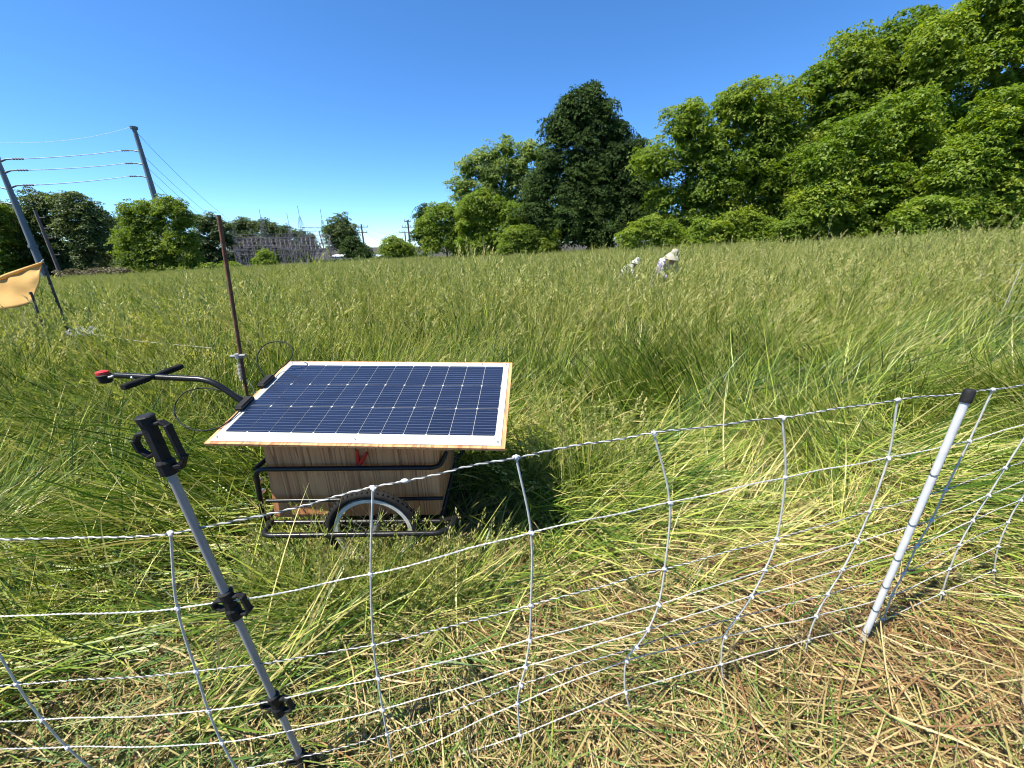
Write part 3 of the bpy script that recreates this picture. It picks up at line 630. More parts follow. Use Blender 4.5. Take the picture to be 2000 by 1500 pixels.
# trailer
TX, TZ = -.69, .29
tr = thing('cargo_trailer', 'black tube framed bicycle cargo trailer parked in trampled grass', 'trailer', (TX, 1.8, .05))
def tpart(mb, name, mat, smooth=True, parent=None):
    mb.v = [tuple(Vector(v) - tr.location) for v in mb.v]
    o = mb.build(name, mat, None, smooth)
    o.parent = parent or tr
    return o
TR = .0115
YF, YK = 1.515, YB + BD + .035
def both(f):
    for y0, s in ((YF, -1), (YK, 1)): f(y0, s)
RL = ony(505, 940, YF); RT = ony(530, 916, YF); RR_ = ony(858, 917, YF); RM = ony(530, 978, YF); RB = ony(516, 1020, YF); RBr = ony(862, 1018, YF)
def rails(y0, s):
    a = round_path([(RB.x, y0, RB.z), (RL.x, y0, RT.z), (RR_.x, y0, RT.z - .005), (RR_.x + .012, y0 - s * .13, RT.z - .005)], .045)
    tpart(MB().tube(a, TR, 10), 'side_rail', m_black)
    tpart(MB().tube([(RL.x + .012, y0, RM.z), (RR_.x + .004, y0, RM.z)], TR * .8, 8), 'side_rail', m_black)
    tpart(MB().tube([(RB.x, y0, RB.z), (RBr.x, y0, RBr.z)], TR, 10), 'base_tube', m_black)
both(rails)
for x in (RB.x, RBr.x): tpart(MB().tube([(x, YF, RB.z), (x, YK, RB.z)], TR, 8), 'base_tube', m_black)
for x in (-.9, -.6): tpart(MB().tube([(x, YF, RB.z), (x, YK, RB.z)], TR * .9, 8), 'base_tube', m_black)
tpart(MB().tube([(RL.x, YF, RT.z), (RL.x, YK, RT.z)], TR, 8), 'side_rail', m_black)
GY = 1.33
gl, gl2, gr = ony(500, 1030, GY), ony(512, 1050, GY), ony(868, 1045, GY)
def guard(y0, s):
    yo = GY if s < 0 else YK + (YF - GY)
    zz = gl2.z + (0.01)
    a = round_path([(RB.x, y0, RB.z - .01), (gl.x + .01, (y0 + yo) / 2, zz), (gl.x + .01, yo, zz), (gr.x, yo, zz), (gr.x + .05, (y0 + yo) / 2, zz + .01), (RBr.x + .0, y0, RB.z - .01)], .05)
    tpart(MB().tube(a, TR, 10), 'wheel_guard', m_black)
both(guard)
HUBY = 1.42; hb = ony(731, 1037, HUBY); RZ = hb.z
def wheel(y0, s):
    wx, wz = hb.x + (0 if s < 0 else -.02), RZ
    wt = bpy.data.objects.new('wheel', None); col.objects.link(wt); wt.parent = tr; wt.location = Vector((wx, y0, wz)) - tr.location
    RI, RO = .178, .215
    def wp(mb, name, mat): 
        o = mb.build(name, mat, None, True); o.parent = wt; return o
    circ = lambda R, n=48: [(R * math.cos(2 * PI * k / n), 0, R * math.sin(2 * PI * k / n)) for k in range(n)]
    m = MB().tube(circ((RI + RO) / 2 + .003), (RO - RI) / 2, 12, closed=True)
    wp(m, 'tyre', m_rubber)
    m = MB()
    for k in range(60):
        a = 2 * PI * k / 60; R = RO + .002
        for dy in (-.011, .011): m.box((R * math.cos(a), dy, R * math.sin(a)), (.004, .008, .004), rot=Matrix.Rotation(-a, 3, 'Y'))
    o = wp(m, 'tread', m_rubber); o['kind'] = 'stuff'
    m = MB(); n_ = 48
    for R, y in ((RI, -.011), (RI - .018, -.009), (RI - .019, 0), (RI - .018, .009), (RI, .011)):
        for k in range(n_): m.v.append((R * math.cos(2 * PI * k / n_), y, R * math.sin(2 * PI * k / n_)))
    for i in range(4):
        for k in range(n_): l = (k + 1) % n_; m.f.append((i * n_ + k, i * n_ + l, (i + 1) * n_ + l, (i + 1) * n_ + k))
    wp(m, 'rim', m_rim)
    wp(MB().tube([(0, -.04, 0), (0, -.03, 0), (0, -.028, 0), (0, .028, 0), (0, .03, 0), (0, .04, 0)], [.012, .022, .013, .013, .022, .012], 12), 'hub', m_steel)
    for k in range(20):
        a = 2 * PI * k / 20; b = a + (.5 if k % 2 else -.5)
        wp(MB().tube([(.019 * math.cos(b), -.028 if k % 4 < 2 else .028, .019 * math.sin(b)), ((RI - .012) * math.cos(a), 0, (RI - .012) * math.sin(a))], .0012, 4), 'spoke', m_steel)
wheel(HUBY, -1); wheel(YK + (YF - HUBY), 1)
tpart(MB().tube([(hb.x, HUBY - .05, RZ), (hb.x, YK + (YF - HUBY) + .05, RZ)], .008, 8), 'axle', m_steel)
for y_ in (YF, YK): tpart(MB().box((hb.x, y_, (RZ + RB.z) / 2), (.05, .006, abs(RZ - RB.z) + .04)), 'axle_bracket', m_black, False)
# knobs on the front left corner
for zz in (.40, .46): tpart(MB().tube([(RB.x + .0, YF + .03, zz), (RB.x + .0, YF + .055, zz)], .011, 8), 'knob', m_steel)
# tow arm
AY = 1.80
arm = [ony(497, 800, AY), ony(470, 782, AY), ony(425, 745, AY), ony(398, 738, AY), ony(310, 735, AY), ony(228, 733, AY)]
a0 = Vector((RB.x + .02, AY, RB.z))
tpart(MB().tube(round_path([a0, Vector((RB.x - .05, AY, RB.z + .05)), arm[0], arm[1], arm[2].lerp(arm[3], .5), arm[5]], .07, 6), .0145, 12), 'tow_arm', m_black)
cpl = ony(205, 738, AY); ds = (arm[5] - cpl)
tpart(MB().tube([arm[5] + ds * .1, cpl.lerp(arm[5], .35)], [.011, .011], 8), 'coupling_stem', m_black)
tpart(MB().tube([cpl + Vector((0, 0, -.025)), cpl + Vector((0, 0, -.02)), cpl + Vector((0, 0, .016)), cpl + Vector((0, 0, .02))], [.018, .026, .030, .024], 12), 'coupling', m_blackpl)
tpart(MB().tube([cpl + Vector((-.004, 0, .02)), cpl + Vector((-.004, 0, .032)), cpl + Vector((-.004, 0, .036))], [.026, .025, .016], 12), 'coupling_button', m_red)
for k, t_ in enumerate((.18, .4, .6)):
    pp_ = arm[5].lerp(cpl, t_ * .7) + Vector((0, -.013, 0)); tpart(MB().ball(pp_, .006, 8, 5), 'rivet', m_steel)
pr_ = ony(263, 736, AY) + Vector((0, -.014, 0)); tpart(MB().ball(pr_, .007, 8, 5), 'rivet', m_steel)
# cross handle: same height at both ends
y1_, best = 1.6, None
for k in range(60):
    ya = 1.45 + k * .006; za = ony(240, 757, ya).z
    for l in range(60):
        yb_ = 1.80 + l * .008; d = abs(ony(355, 715, yb_).z - za) + .2 * abs((ya + yb_) / 2 - AY - .0)
        if best is None or d < best[0]: best = (d, ya, yb_)
h1p, h2p = ony(240, 757, best[1]), ony(355, 715, best[2]); hm = (h1p + h2p) / 2
tpart(MB().tube([h1p.lerp(h2p, .02), h1p.lerp(h2p, .98)], .010, 10), 'handlebar', m_black)
for s0, s1 in ((0, .42), (.60, 1)):
    n_ = 16; ps = [h1p.lerp(h2p, s0 + (s1 - s0) * k / n_) for k in range(n_ + 1)]
    tpart(MB().tube(ps, [.012] + [.0165 if k % 2 else .0145 for k in range(n_ - 1)] + [.012], 12), 'grip', m_rubber)
# stretch cord tail and hooks at the right side of the box
# ------------------------------------------------------------------ rods and yellow cloth
ry = 2.25
a, b = ony(427, 420, ry), ony(482, 765, ry)
b0 = b + (b - a) * ((b.z + .05) / (a.z - b.z)); b0 = Vector((b0.x, b0.y, 0))
rt = thing('steel_rod', 'rusty reinforcing rod standing upright behind left corner of the panel', 'rod', b0)
dz = (a - b0)
n_ = 60
MB().tube([dz * (k / n_) - Vector((0, 0, .1 if k == 0 else 0)) for k in range(n_ + 1)], [.010 + (.001 if k % 2 else 0) for k in range(n_ + 1)], 8).build('shaft', m_rust, None, True).parent = rt
cl = ony(466, 695, ry) - b0
m = MB().tube([cl + Vector((0, 0, -.014)), cl + Vector((0, 0, .014))], .022, 10).tube([cl + Vector((-.04, -.01, 0)), cl + Vector((.05, -.01, .006))], .009, 8)
m.build('clamp', m_grey, None).parent = rt
w0, w1 = ony(468, 708, ry) - b0, ony(474, 742, ry) - b0
pts = []
for k in range(90):
    t_ = k / 89; c = w0.lerp(w1, t_); pts.append(c + Vector((math.cos(k * .9) * .0155, math.sin(k * .9) * .0155, 0)))
MB().tube(pts, .0022, 5).build('wire_winding', m_grey, None).parent = rt
MB().tube(catmull([w1, w1 + Vector((.03, 0, -.01)), w1 + Vector((.05, 0, -.05)), w1 + Vector((.055, .0, -.1)), w1 + Vector((.09, 0, -.16))], 6), .002, 5).build('wire_tail', m_white_cord, None).parent = rt
fy = 4.2
def stake(label, tp, bt_, Y, r=.011, name='steel_stake'):
    a, b = ony(*tp, Y), ony(*bt_, Y); gz = terr(b.x, Y); d = (b - a); e = a + d * ((a.z - gz) / (a.z - b.z))
    t = thing(name, label, 'stake', e, 'stakes holding the yellow cloth')
    MB().tube([Vector((0, 0, -.1)), (a - e)], r, 8).build('shaft', m_tpost, None).parent = t
    m = MB()
    for k in range(16): m.box((a - e) * (k / 16 + .05) + Vector((0, -r, 0)), (.014, .012, .02))
    o = m.build('stud', m_tpost, None); o.parent = t; o['kind'] = 'stuff'
    return t
stake('dark studded stake at right corner of the yellow cloth', (84, 514), (131, 640), fy)
stake('dark stake under the lower edge of the yellow cloth', (60, 570), (92, 660), fy - .15, .010)
m, n, o_ = mat_new('yellow cloth'); N = n.nodes.new; L = n.links.new
p = N('ShaderNodeBsdfPrincipled'); p.inputs['Roughness'].default_value = .8; tr_ = N('ShaderNodeBsdfTranslucent'); ms = N('ShaderNodeMixShader'); ms.inputs[0].default_value = .4
nz = N('ShaderNodeTexNoise'); nz.inputs['Scale'].default_value = 12; r1 = N('ShaderNodeValToRGB'); r1.color_ramp.elements[0].color = (.66, .40, .12, 1); r1.color_ramp.elements[1].color = (.76, .50, .17, 1)
L(nz.outputs[0], r1.inputs[0]); L(r1.outputs[0], p.inputs['Base Color']); L(r1.outputs[0], tr_.inputs[0]); L(p.outputs[0], ms.inputs[1]); L(tr_.outputs[0], ms.inputs[2]); L(ms.outputs[0], o_.inputs[0])
m_cloth = m
top = catmull([ony(85, 513, fy), ony(55, 524, fy - .03), ony(20, 537, fy - .05), ony(0, 545, fy - .08), ony(-60, 566, fy - .1), ony(-120, 580, fy - .15)], 6)
bot = catmull([ony(83, 518, fy), ony(74, 560, fy - .1), ony(58, 592, fy - .15), ony(5, 604, fy - .22), ony(-60, 612, fy - .22), ony(-120, 606, fy - .2)], 6)
nu, nv = len(top), 12; vs = []; 
o0 = top[0].copy()
for i in range(nu):
    for j in range(nv):
        t_ = j / (nv - 1); q = top[i].lerp(bot[i], t_); q = q + Vector((0, .016 * math.sin(i * .35 + t_ * 4) * math.sin(t_ * PI) + .006 * math.sin(i * .9 - t_ * 3), 0)); vs.append(q - o0)
fs = [(i * nv + j, i * nv + j + 1, (i + 1) * nv + j + 1, (i + 1) * nv + j) for i in range(nu - 1) for j in range(nv - 1)]
yc = thing('cloth_banner', 'yellow cloth stretched from a dark stake out of the left edge', 'cloth', o0)
me = bpy.data.meshes.new('cloth'); me.from_pydata(vs, [], fs); o = link('cloth', me, m_cloth, smooth=True); o.parent = yc
sol = o.modifiers.new('thickness', 'SOLIDIFY'); sol.thickness = .002
MB().tube([q - o0 + Vector((0, -.006, .004)) for q in top], [.008 + .012 * min(1, k / 12) for k in range(nu)], 8).build('hem', m_cloth, None, True).parent = yc
MB().tube([Vector((0, 0, 0)), Vector((.012, -.02, .01)), Vector((.04, -.02, .035))], [.006, .010, .002], 6).build('knot', m_white_cord, None).parent = yc
# ------------------------------------------------------------------ electric netting in front
VP_ = {
 0: [(-72, 1053), (-38, 1204), (33, 1336), (82, 1405), (131, 1459), (180, 1503), (226, 1545), (300, 1610), (380, 1700)],
 1: [(333, 1041), (346, 1188), (383, 1311), (407, 1388), (433, 1450), (461, 1502), (486, 1548), (530, 1620), (580, 1700)],
 2: [(728, 953), (724, 1121), (729, 1259), (738, 1324), (747, 1385), (756, 1434), (765, 1482), (776, 1550), (790, 1640)],
 3: [(1008, 893), (1037, 1040), (1037, 1182), (1034, 1250), (1026, 1302), (1017, 1337), (1011, 1374), (1016, 1435), (1024, 1510)],
 4: [(1277, 846), (1308, 982), (1298, 1111), (1286, 1180), (1266, 1229), (1243, 1263), (1223, 1291), (1222, 1351), (1244, 1437)],
 5: [(1528, 815), (1534, 932), (1517, 1052), (1494, 1113), (1468, 1164), (1440, 1206), (1415, 1243), (1409, 1297), (1420, 1366)],
 6: [(1753, 781), (1735, 894), (1698, 999), (1673, 1058), (1646, 1112), (1617, 1160), (1594, 1203), (1578, 1250), (1568, 1300)],
 7: [(1939, 761), (1893, 861), (1847, 956), (1820, 1015), (1791, 1066), (1766, 1119), (1742, 1163), (1725, 1209), (1700, 1248)],
 8: [(2082, 736), (2022, 822), (1963, 914), (1931, 967), (1900, 1016), (1874, 1064), (1855, 1111), (1840, 1158), (1828, 1206)],
 9: [(2200, 708), (2128, 798), (2068, 880), (2030, 928), (1993, 976), (1969, 1020), (1950, 1067), (1942, 1114), (1942, 1164)],
}
YV = {0: .655, 1: .64, 2: .68, 3: .70, 4: .77, 5: .865, 6: .965, 7: 1.06, 8: 1.15, 9: 1.24}
nf = thing('electric_net_fence', 'white electric netting of twisted strands across the foreground', 'fence', (0, .7, 0))
node = {k: [ony(*p, YV[k]) for p in VP_[k]] for k in VP_}
for k in node:
    node[k] = [Vector((q.x, q.y, max(q.z, .015 + .004 * (8 - j)))) for j, q in enumerate(node[k])]
off = Vector(nf.location)
def braid(pts, mb1, mb2, pitch=.030, r=.0019, a=.0016):
    # resample to even arc length
    L_ = [0]
    for i in range(1, len(pts)): L_.append(L_[-1] + (pts[i] - pts[i - 1]).length)
    n = int(L_[-1] / (pitch / 6)); X = np.linspace(0, L_[-1], n); P_ = np.array([[*p] for p in pts])
    Q = np.stack([np.interp(X, L_, P_[:, c]) for c in range(3)], 1)
    T = unit(np.gradient(Q, axis=0)); A_ = unit(np.cross(T, [0, 0, 1.])); B_ = np.cross(T, A_)
    ph = 2 * PI * X / pitch
    for mbx, sh, rr_ in ((mb1, 0, r), (mb2, PI, r * .85)):
        W_ = Q + A_ * (np.cos(ph + sh) * a)[:, None] + B_ * (np.sin(ph + sh) * a)[:, None]
        mbx.tube([Vector(x) - off for x in W_], rr_, 4, caps=True)
for lv in range(8):
    ps = [node[k][lv] for k in range(10)]
    ps = [ps[0] + (ps[0] - ps[1]) * .9] + ps
    rr = random.Random(lv)
    cp_ = catmull(ps, 10)
    cp_ = [q + Vector((0, 0, .0018 * math.sin(i * .9 + lv) + rr.uniform(-.0008, .0008))) for i, q in enumerate(cp_)]
    w1_, w2_ = MB(), MB(); braid(cp_, w1_, w2_, a=.0013 if lv in (0,) else .0010, r=.0015 if lv == 0 else (.0011 if lv < 3 else .0009), pitch=.034 if lv == 0 else .026)
    s_ = w1_.build('strand', m_white_cord, None, True); s_.parent = nf
    d_ = w2_.build('conductor', m_dark_cord if lv in (0, 2, 5) else m_white_cord, None, True); d_.parent = s_
for k in range(10):
    MB().tube([q - off for q in catmull(node[k], 8)], .0025, 8).build('vertical_stay', m_white_cord, None, True).parent = nf
    for lv in range(9):
        q = node[k][lv] - off; rr = random.Random(k * 9 + lv)
        m = MB().ball((0, 0, 0), (.0062, .0055, .0062), 8, 5).ball((.003, -.002, -.003), (.004, .004, .0055), 6, 4)
        if lv == 0: m.box((0, 0, .001), (.016, .006, .005), bev=.001)
        o = m.build('knot', m_white, None, True); o.parent = nf; o.location = q; o.rotation_euler = (rr.uniform(-.5, .5), rr.uniform(-.5, .5), rr.uniform(-.5, .5))
q = (node[2][0] * .75 + node[3][0] * .25) - off
o = MB().ball((0, 0, 0), (.009, .005, .005), 8, 5).build('knot', m_white, None, True); o.parent = nf; o.location = catmull([node[k][0] for k in range(10)], 10)[22] - off
# grey post with black clips
gy0 = .665
ga, gb = ony(292, 835, gy0 - .03), ony(603, 1512, gy0)
gd = (ga - gb); gb = gb - gd * ((gb.z) / gd.z) if gd.z else gb
gp = thing('fence_post', 'leaning grey metal fence post with black plastic clips', 'post', gb)
L0 = (ga - gb).length; du = (ga - gb).normalized()
MB().tube([du * -.05, du * (L0 - .05)], .0078, 14).build('tube', m_grey, None, True).parent = gp
side = Vector((0, 1, 0)).cross(du).normalized()          # horizontal-ish, in the picture plane
Rm = Matrix((side, du.cross(side), du)).transposed()
def clip(px, py, ln, top=False):
    c = ony(px, py, gy0 - .015) - gb; s0 = c.dot(du)
    def W(x, y, z): return du * (s0 + z) + side * x + (du.cross(side)) * y
    m = MB().box(W(0, 0, 0), (.019, .022, ln), rot=Rm, bev=.004)
    m.tube([W(0, 0, -ln / 2 - .006), W(0, 0, -ln / 2 + .02), W(0, 0, -ln / 2 + .026)], [.0145, .0155, .012], 12)
    m.tube([W(0, 0, ln / 2 - .004), W(0, 0, ln / 2 + .010), W(0, 0, ln / 2 + .012)], [.0135, .0145, .012], 12)
    def bar(a_, b_, wd=.0065, dp=.013):
        a_, b_ = Vector(a_), Vector(b_); d_ = b_ - a_; an = math.atan2(d_.x, d_.z); c_ = (a_ + b_) / 2
        m.box(W(*c_), (wd, dp, d_.length + wd * .6), rot=Rm @ Matrix.Rotation(an, 3, 'Y'), bev=.0015)
    bar((.004, 0, ln * .45), (.024, 0, ln * .47)); bar((.024, .001, ln * .47), (.036, .001, ln * .38)); bar((.034, 0, ln * .40), (.037, 0, -ln * .22), .0085); bar((.040, .001, -ln * .22), (.026, .001, -ln * .44), .009); bar((.030, 0, -ln * .40), (.006, 0, -ln * .42), .008)
    bar((-.004, 0, ln * .30), (-.026, 0, ln * .27)); bar((-.026, .001, ln * .27), (-.038, .001, ln * .12)); bar((-.038, 0, ln * .14), (-.037, 0, -ln * .06), .008); bar((-.037, .001, -ln * .06), (-.022, .001, -ln * .20)); bar((-.024, 0, -ln * .19), (-.004, 0, -ln * .10))
    m.build('clip', m_blackpl, None, False).parent = gp
clip(300, 866, .105, True); clip(444, 1180, .062); clip(538, 1382, .056); clip(600, 1496, .05)
wy = 1.00
wa, wb = ony(1895, 762, wy), ony(1681, 1258, wy)
wp_ = thing('fence_post', 'round white plastic fence post with black cap at right', 'post', Vector((wb.x, wy, 0)))
o2 = Vector((wb.x, wy, 0)); d2 = (wa - wb).normalized()
MB().tube([Vector((0, 0, -.03)) + (wb - o2) * 0, wa - o2 - d2 * .035], .0095, 16).build('tube', m_white, None, True).parent = wp_
MB().tube([wa - o2 - d2 * .036, wa - o2 - d2 * .03, wa - o2 - d2 * .002, wa - o2 + d2 * .002], [.0125, .013, .013, .010], 16).build('cap', m_blackpl, None, True).parent = wp_
for k_, c in enumerate((.25, .42, .55, .66, .76, .86, .93)):
    q = (wa - o2) * (1 - c); MB().tube([q + Vector((.0115 * math.cos(a), .0115 * math.sin(a), .003 * math.sin(3 * a))) for a in [j * .5 for j in range(13)]], .0012, 5).build('tie', m_dark_cord, None, True).parent = wp_
# far stretch of netting at upper right
FYs = [(2100, 500, 640, 4.2), (1997, 515, 615, 4.6), (1935, 517, 600, 6.6), (1890, 520, 585, 8.4), (1850, 505, 560, 10), (1820, 492, 545, 12)]
ff = thing('electric_net_fence', 'distant stretch of white electric netting in the grass at upper right', 'fence', ony(1997, 515, 4.6))
fo = Vector(ff.location)
cols_ = []
for px, ya, yb_, Y in FYs:
    a = ony(px, ya, Y); gz = terr(a.x, Y); cols_.append([Vector((a.x, Y, gz + (a.z - gz) * f)) for f in (1, .8, .62, .48, .36, .25, .12)])
for lv in range(7): MB().tube([q - fo for q in catmull([c[lv] for c in cols_], 5)], .0013, 5).build('strand', m_white_cord, None).parent = ff
for c in cols_: MB().tube([c[0] - fo, c[-1] - fo - Vector((0, 0, .1))], .0028, 6).build('vertical_stay', m_white_cord, None).parent = ff
for lab, px, ya, yb_, Y in (('short white post top standing in tall grass at upper right', 1923, 520, 560, 7.2), ('faint white post left of the other white post in tall grass', 1902, 533, 560, 8.5)):
    a = ony(px, ya, Y); gz = terr(a.x, Y); t = thing('fence_post', lab, 'post', (a.x, Y, gz)); MB().tube([(0, 0, -.05), (0, 0, a.z - gz)], .014, 10).build('tube', m_white, None, True).parent = t
    MB().tube([(0, 0, a.z - gz), (0, 0, a.z - gz + .03)], .013, 10).build('cap', m_grey, None, True).parent = t
sc0 = ony(155, 652, 3.9); st_ = thing('netting_scrap', 'crumpled white netting caught in the grass below the yellow cloth', 'netting', sc0)
rr = random.Random(3)
for k in range(4):
    vs = [Vector((i * .03 - .12 + k * .02 + rr.uniform(-.01, .01), j * .03 - .05, .02 * math.sin(i * 1.7 + k) + .02 * math.cos(j * 2 + k) + .015 * k + rr.uniform(-.008, .008))) for j in range(4) for i in range(9)]
    m = MB()
    for j in range(4): m.tube([vs[j * 9 + i] for i in range(9)], .0016, 4)
    for i in range(9): m.tube([vs[j * 9 + i] for j in range(4)], .0016, 4)
    m.build('net_layer', m_white_cord, None).parent = st_
e_ = ony(420, 680, 3.2) - sc0
MB().tube([Vector((.1, 0, 0)), e_ * .5 + Vector((0, 0, -.01)), e_], .0016, 5).build('loose_string', m_white_cord, None).parent = st_
# small timber posts at the field edge
for lab, px, ya, Y in (('thin grey post in the grass before the yellow green bushes', 944, 462, 24), ('slender dry stalk post near the right tree line', 1627, 418, 15)):
    a = ony(px, ya, Y); gz = terr(a.x, Y); t = thing('wooden_post', lab, 'post', (a.x, Y, gz)); MB().tube([(0, 0, -.05), (.01, 0, (a.z - gz) * .5), (0, 0, a.z - gz)], [.05 if px < 1000 else .012, .045 if px < 1000 else .010, .035 if px < 1000 else .004], 7).build('shaft', m_woodpole, None, True).parent = t


# ------------------------------------------------------------------ people at work in the grass
m_skin = pm('skin', (.45, .26, .18), .55, c2=(.38, .2, .13), scale=12)
def pattern(name, a, b, c, sc_=22):
    m, n, o = mat_new(name); N = n.nodes.new; L = n.links.new
    p = N('ShaderNodeBsdfPrincipled'); p.inputs['Roughness'].default_value = .85; L(p.outputs[0], o.inputs[0])
    v = N('ShaderNodeTexVoronoi'); v.inputs['Scale'].default_value = sc_; r = N('ShaderNodeValToRGB'); cr = r.color_ramp; cr.interpolation = 'CONSTANT'
    cr.elements[0].color = (*a, 1); e = cr.elements.new(.38); e.color = (*b, 1); cr.elements[-1].position = .72; cr.elements[-1].color = (*c, 1)
    tc = N('ShaderNodeTexCoord'); L(tc.outputs['Object'], v.inputs['Vector']); L(v.outputs['Color'], r.inputs[0]); L(r.outputs[0], p.inputs['Base Color']); return m
def skin_mesh(name, V, E_, R_, mat, parent, sub=2):
    me = bpy.data.meshes.new(name); me.from_pydata([tuple(v) for v in V], E_, []); me.materials.append(mat)
    o = bpy.data.objects.new(name, me); col.objects.link(o); o.parent = parent
    sk = o.modifiers.new('skin', 'SKIN'); sk.use_smooth_shade = True
    if not me.skin_vertices: 
        bpy.context.view_layer.objects.active = o
    lay = me.skin_vertices[0] if me.skin_vertices else None
    for i, r in enumerate(R_): lay.data[i].radius = (r, r); lay.data[i].use_root = (i == 0)
    ss = o.modifiers.new('sub', 'SUBSURF'); ss.levels = sub; ss.render_levels = sub
    return o
def person(label, headpx, Y, face, mats, scale=1.0, bend=1.0):
    hp = ony(*headpx, Y); gz = terr(hp.x, Y)
    f = Vector((face[0], face[1], 0)).normalized(); s_ = Vector((-f.y, f.x, 0)); U = Vector((0, 0, 1))
    K = (hp.z - gz) / 1.38 * scale
    base = Vector((hp.x, hp.y, gz)) - f * .46 * K
    t = thing('person', label, 'person', base)
    def W(a, b, c): return (f * a + s_ * b + U * c) * K
    V = [W(-.02, 0, .90), W(.08, 0, 1.03), W(.22, 0, 1.17), W(.33, 0, 1.26), W(.38, 0, 1.30), W(.45, 0, 1.385), W(.49, 0, 1.41), W(.555, 0, 1.37)]
    R = [.145, .135, .15, .12, .055, .098, .085, .02]
    E_ = [(0, 1), (1, 2), (2, 3), (3, 4), (4, 5), (5, 6), (6, 7)]
    for sd in (-1, 1):
        b = len(V); V += [W(.30, .17 * sd, 1.24), W(.36, .23 * sd, .99), W(.56, .15 * sd, .84), W(.63, .13 * sd, .81)]; R += [.058, .043, .028, .033]
        E_ += [(3, b), (b, b + 1), (b + 1, b + 2), (b + 2, b + 3)]
        for k in range(5):
            c = len(V); o_ = (k - 2) * .018; l = (.03, .075, .085, .078, .06)[k]
            if k == 0: V += [W(.62, (.13 - .035) * sd, .80), W(.655, (.13 - .05) * sd, .79)]
            else: V += [W(.63 + l * .5, .13 * sd + o_ * sd, .80), W(.63 + l * .9, .13 * sd + o_ * sd, .765)]
            R += [.010, .008]; E_ += [(b + 3, c), (c, c + 1)]
        b = len(V); V += [W(-.02, .10 * sd, .84), W(.05, .12 * sd, .47), W(-.03, .13 * sd, .09), W(.12, .14 * sd, .04)]; R += [.085, .06, .042, .04]
        E_ += [(0, b), (b, b + 1), (b + 1, b + 2), (b + 2, b + 3)]
    skin_mesh('body', V, E_, [r * K for r in R], m_skin, t)
    Vs = [W(-.03, 0, .86), W(.07, 0, 1.02), W(.21, 0, 1.17), W(.32, 0, 1.265), W(.36, 0, 1.29)]; Rs = [.175, .16, .172, .145, .085]; Es = [(0, 1), (1, 2), (2, 3), (3, 4)]
    for sd in (-1, 1):
        b = len(Vs); Vs += [W(.30, .175 * sd, 1.24), W(.355, .235 * sd, .99), W(.53, .16 * sd, .86)]; Rs += [.082, .066, .05]; Es += [(3, b), (b, b + 1), (b + 1, b + 2)]
    skin_mesh('shirt', Vs, Es, [r * K for r in Rs], mats[0], t)
    Vt = [W(-.02, 0, .88)]; Rt = [.155]; Et = []
    for sd in (-1, 1):
        b = len(Vt); Vt += [W(-.02, .10 * sd, .82), W(.05, .12 * sd, .47), W(-.03, .13 * sd, .12)]; Rt += [.10, .078, .065]; Et += [(0, b), (b, b + 1), (b + 1, b + 2)]
    skin_mesh('trousers', Vt, Et, [r * K for r in Rt], mats[1], t)
    hc = W(.46, 0, 1.40); ax = (U * .8 + f * .35).normalized(); e1 = ax.orthogonal().normalized(); e2 = ax.cross(e1)
    m = MB(); prof = [(0, .155), (.05, .152), (.085, .13), (.102, .08), (.108, .03), (.13, .018), (.19, -.012), (.225, -.045), (.222, -.05), (.185, -.018), (.104, .012)]
    n_ = 20
    for r_, z_ in prof:
        for k in range(n_):
            a = 2 * PI * k / n_; wob = 1 + (.07 * math.sin(a * 3 + 1) if r_ > .15 else 0)
            m.v.append(tuple(hc + (e1 * math.cos(a) + e2 * math.sin(a)) * r_ * .80 * wob * K + ax * (z_ * .85 - (max(0, r_ - .13) * .5) + (.02 * math.sin(a * 2) if r_ > .15 else 0)) * K))
    for i in range(len(prof) - 1):
        for k in range(n_): l = (k + 1) % n_; m.f.append((i * n_ + k, i * n_ + l, (i + 1) * n_ + l, (i + 1) * n_ + k))
    m.build('sun_hat', mats[2], None, True).parent = t
    for sd in (-1, 1): MB().ball(W(.555, .032 * sd, 1.40), .011 * K, 8, 5).build('eye', m_white, None, True).parent = t
    if mats[3]:      # neck flap
        c = [W(.34 + .05 * math.cos(a), .12 * math.sin(a), 1.40) - W(0, 0, 0) for a in [PI * .5 + k * PI / 8 for k in range(9)]]
        v = [q + Vector((0, 0, .02)) for q in c] + [q * 1.0 + U * -.16 * K + f * -.06 * K for q in c]
        MB().add(v, [(k, k + 1, 10 + k, 9 + k) for k in range(8)]).build('neck_flap', mats[3], None, True).parent = t
    return t
m_hat = pm('pale cotton hat', (.36, .34, .28), .9, c2=(.28, .26, .21), scale=9)
person('person bending in tall grass, cream sun hat, lilac and white shirt', (1316, 499), 8.2, (.35, -.9), (pattern('lilac print', (.45, .43, .47), (.24, .17, .36), (.55, .53, .57)), pm('faded trousers', (.25, .28, .3), .9), m_hat, m_hat))
person('person stooping low in tall grass, speckled bucket hat and pale clothes', (1244, 512), 9.6, (.9, -.2), (pattern('pale print', (.42, .42, .36), (.18, .2, .16), (.5, .5, .44), 30), pm('grey trousers', (.32, .34, .32), .9), pattern('speckled hat', (.45, .45, .40), (.2, .2, .18), (.5, .5, .46), 38), None))
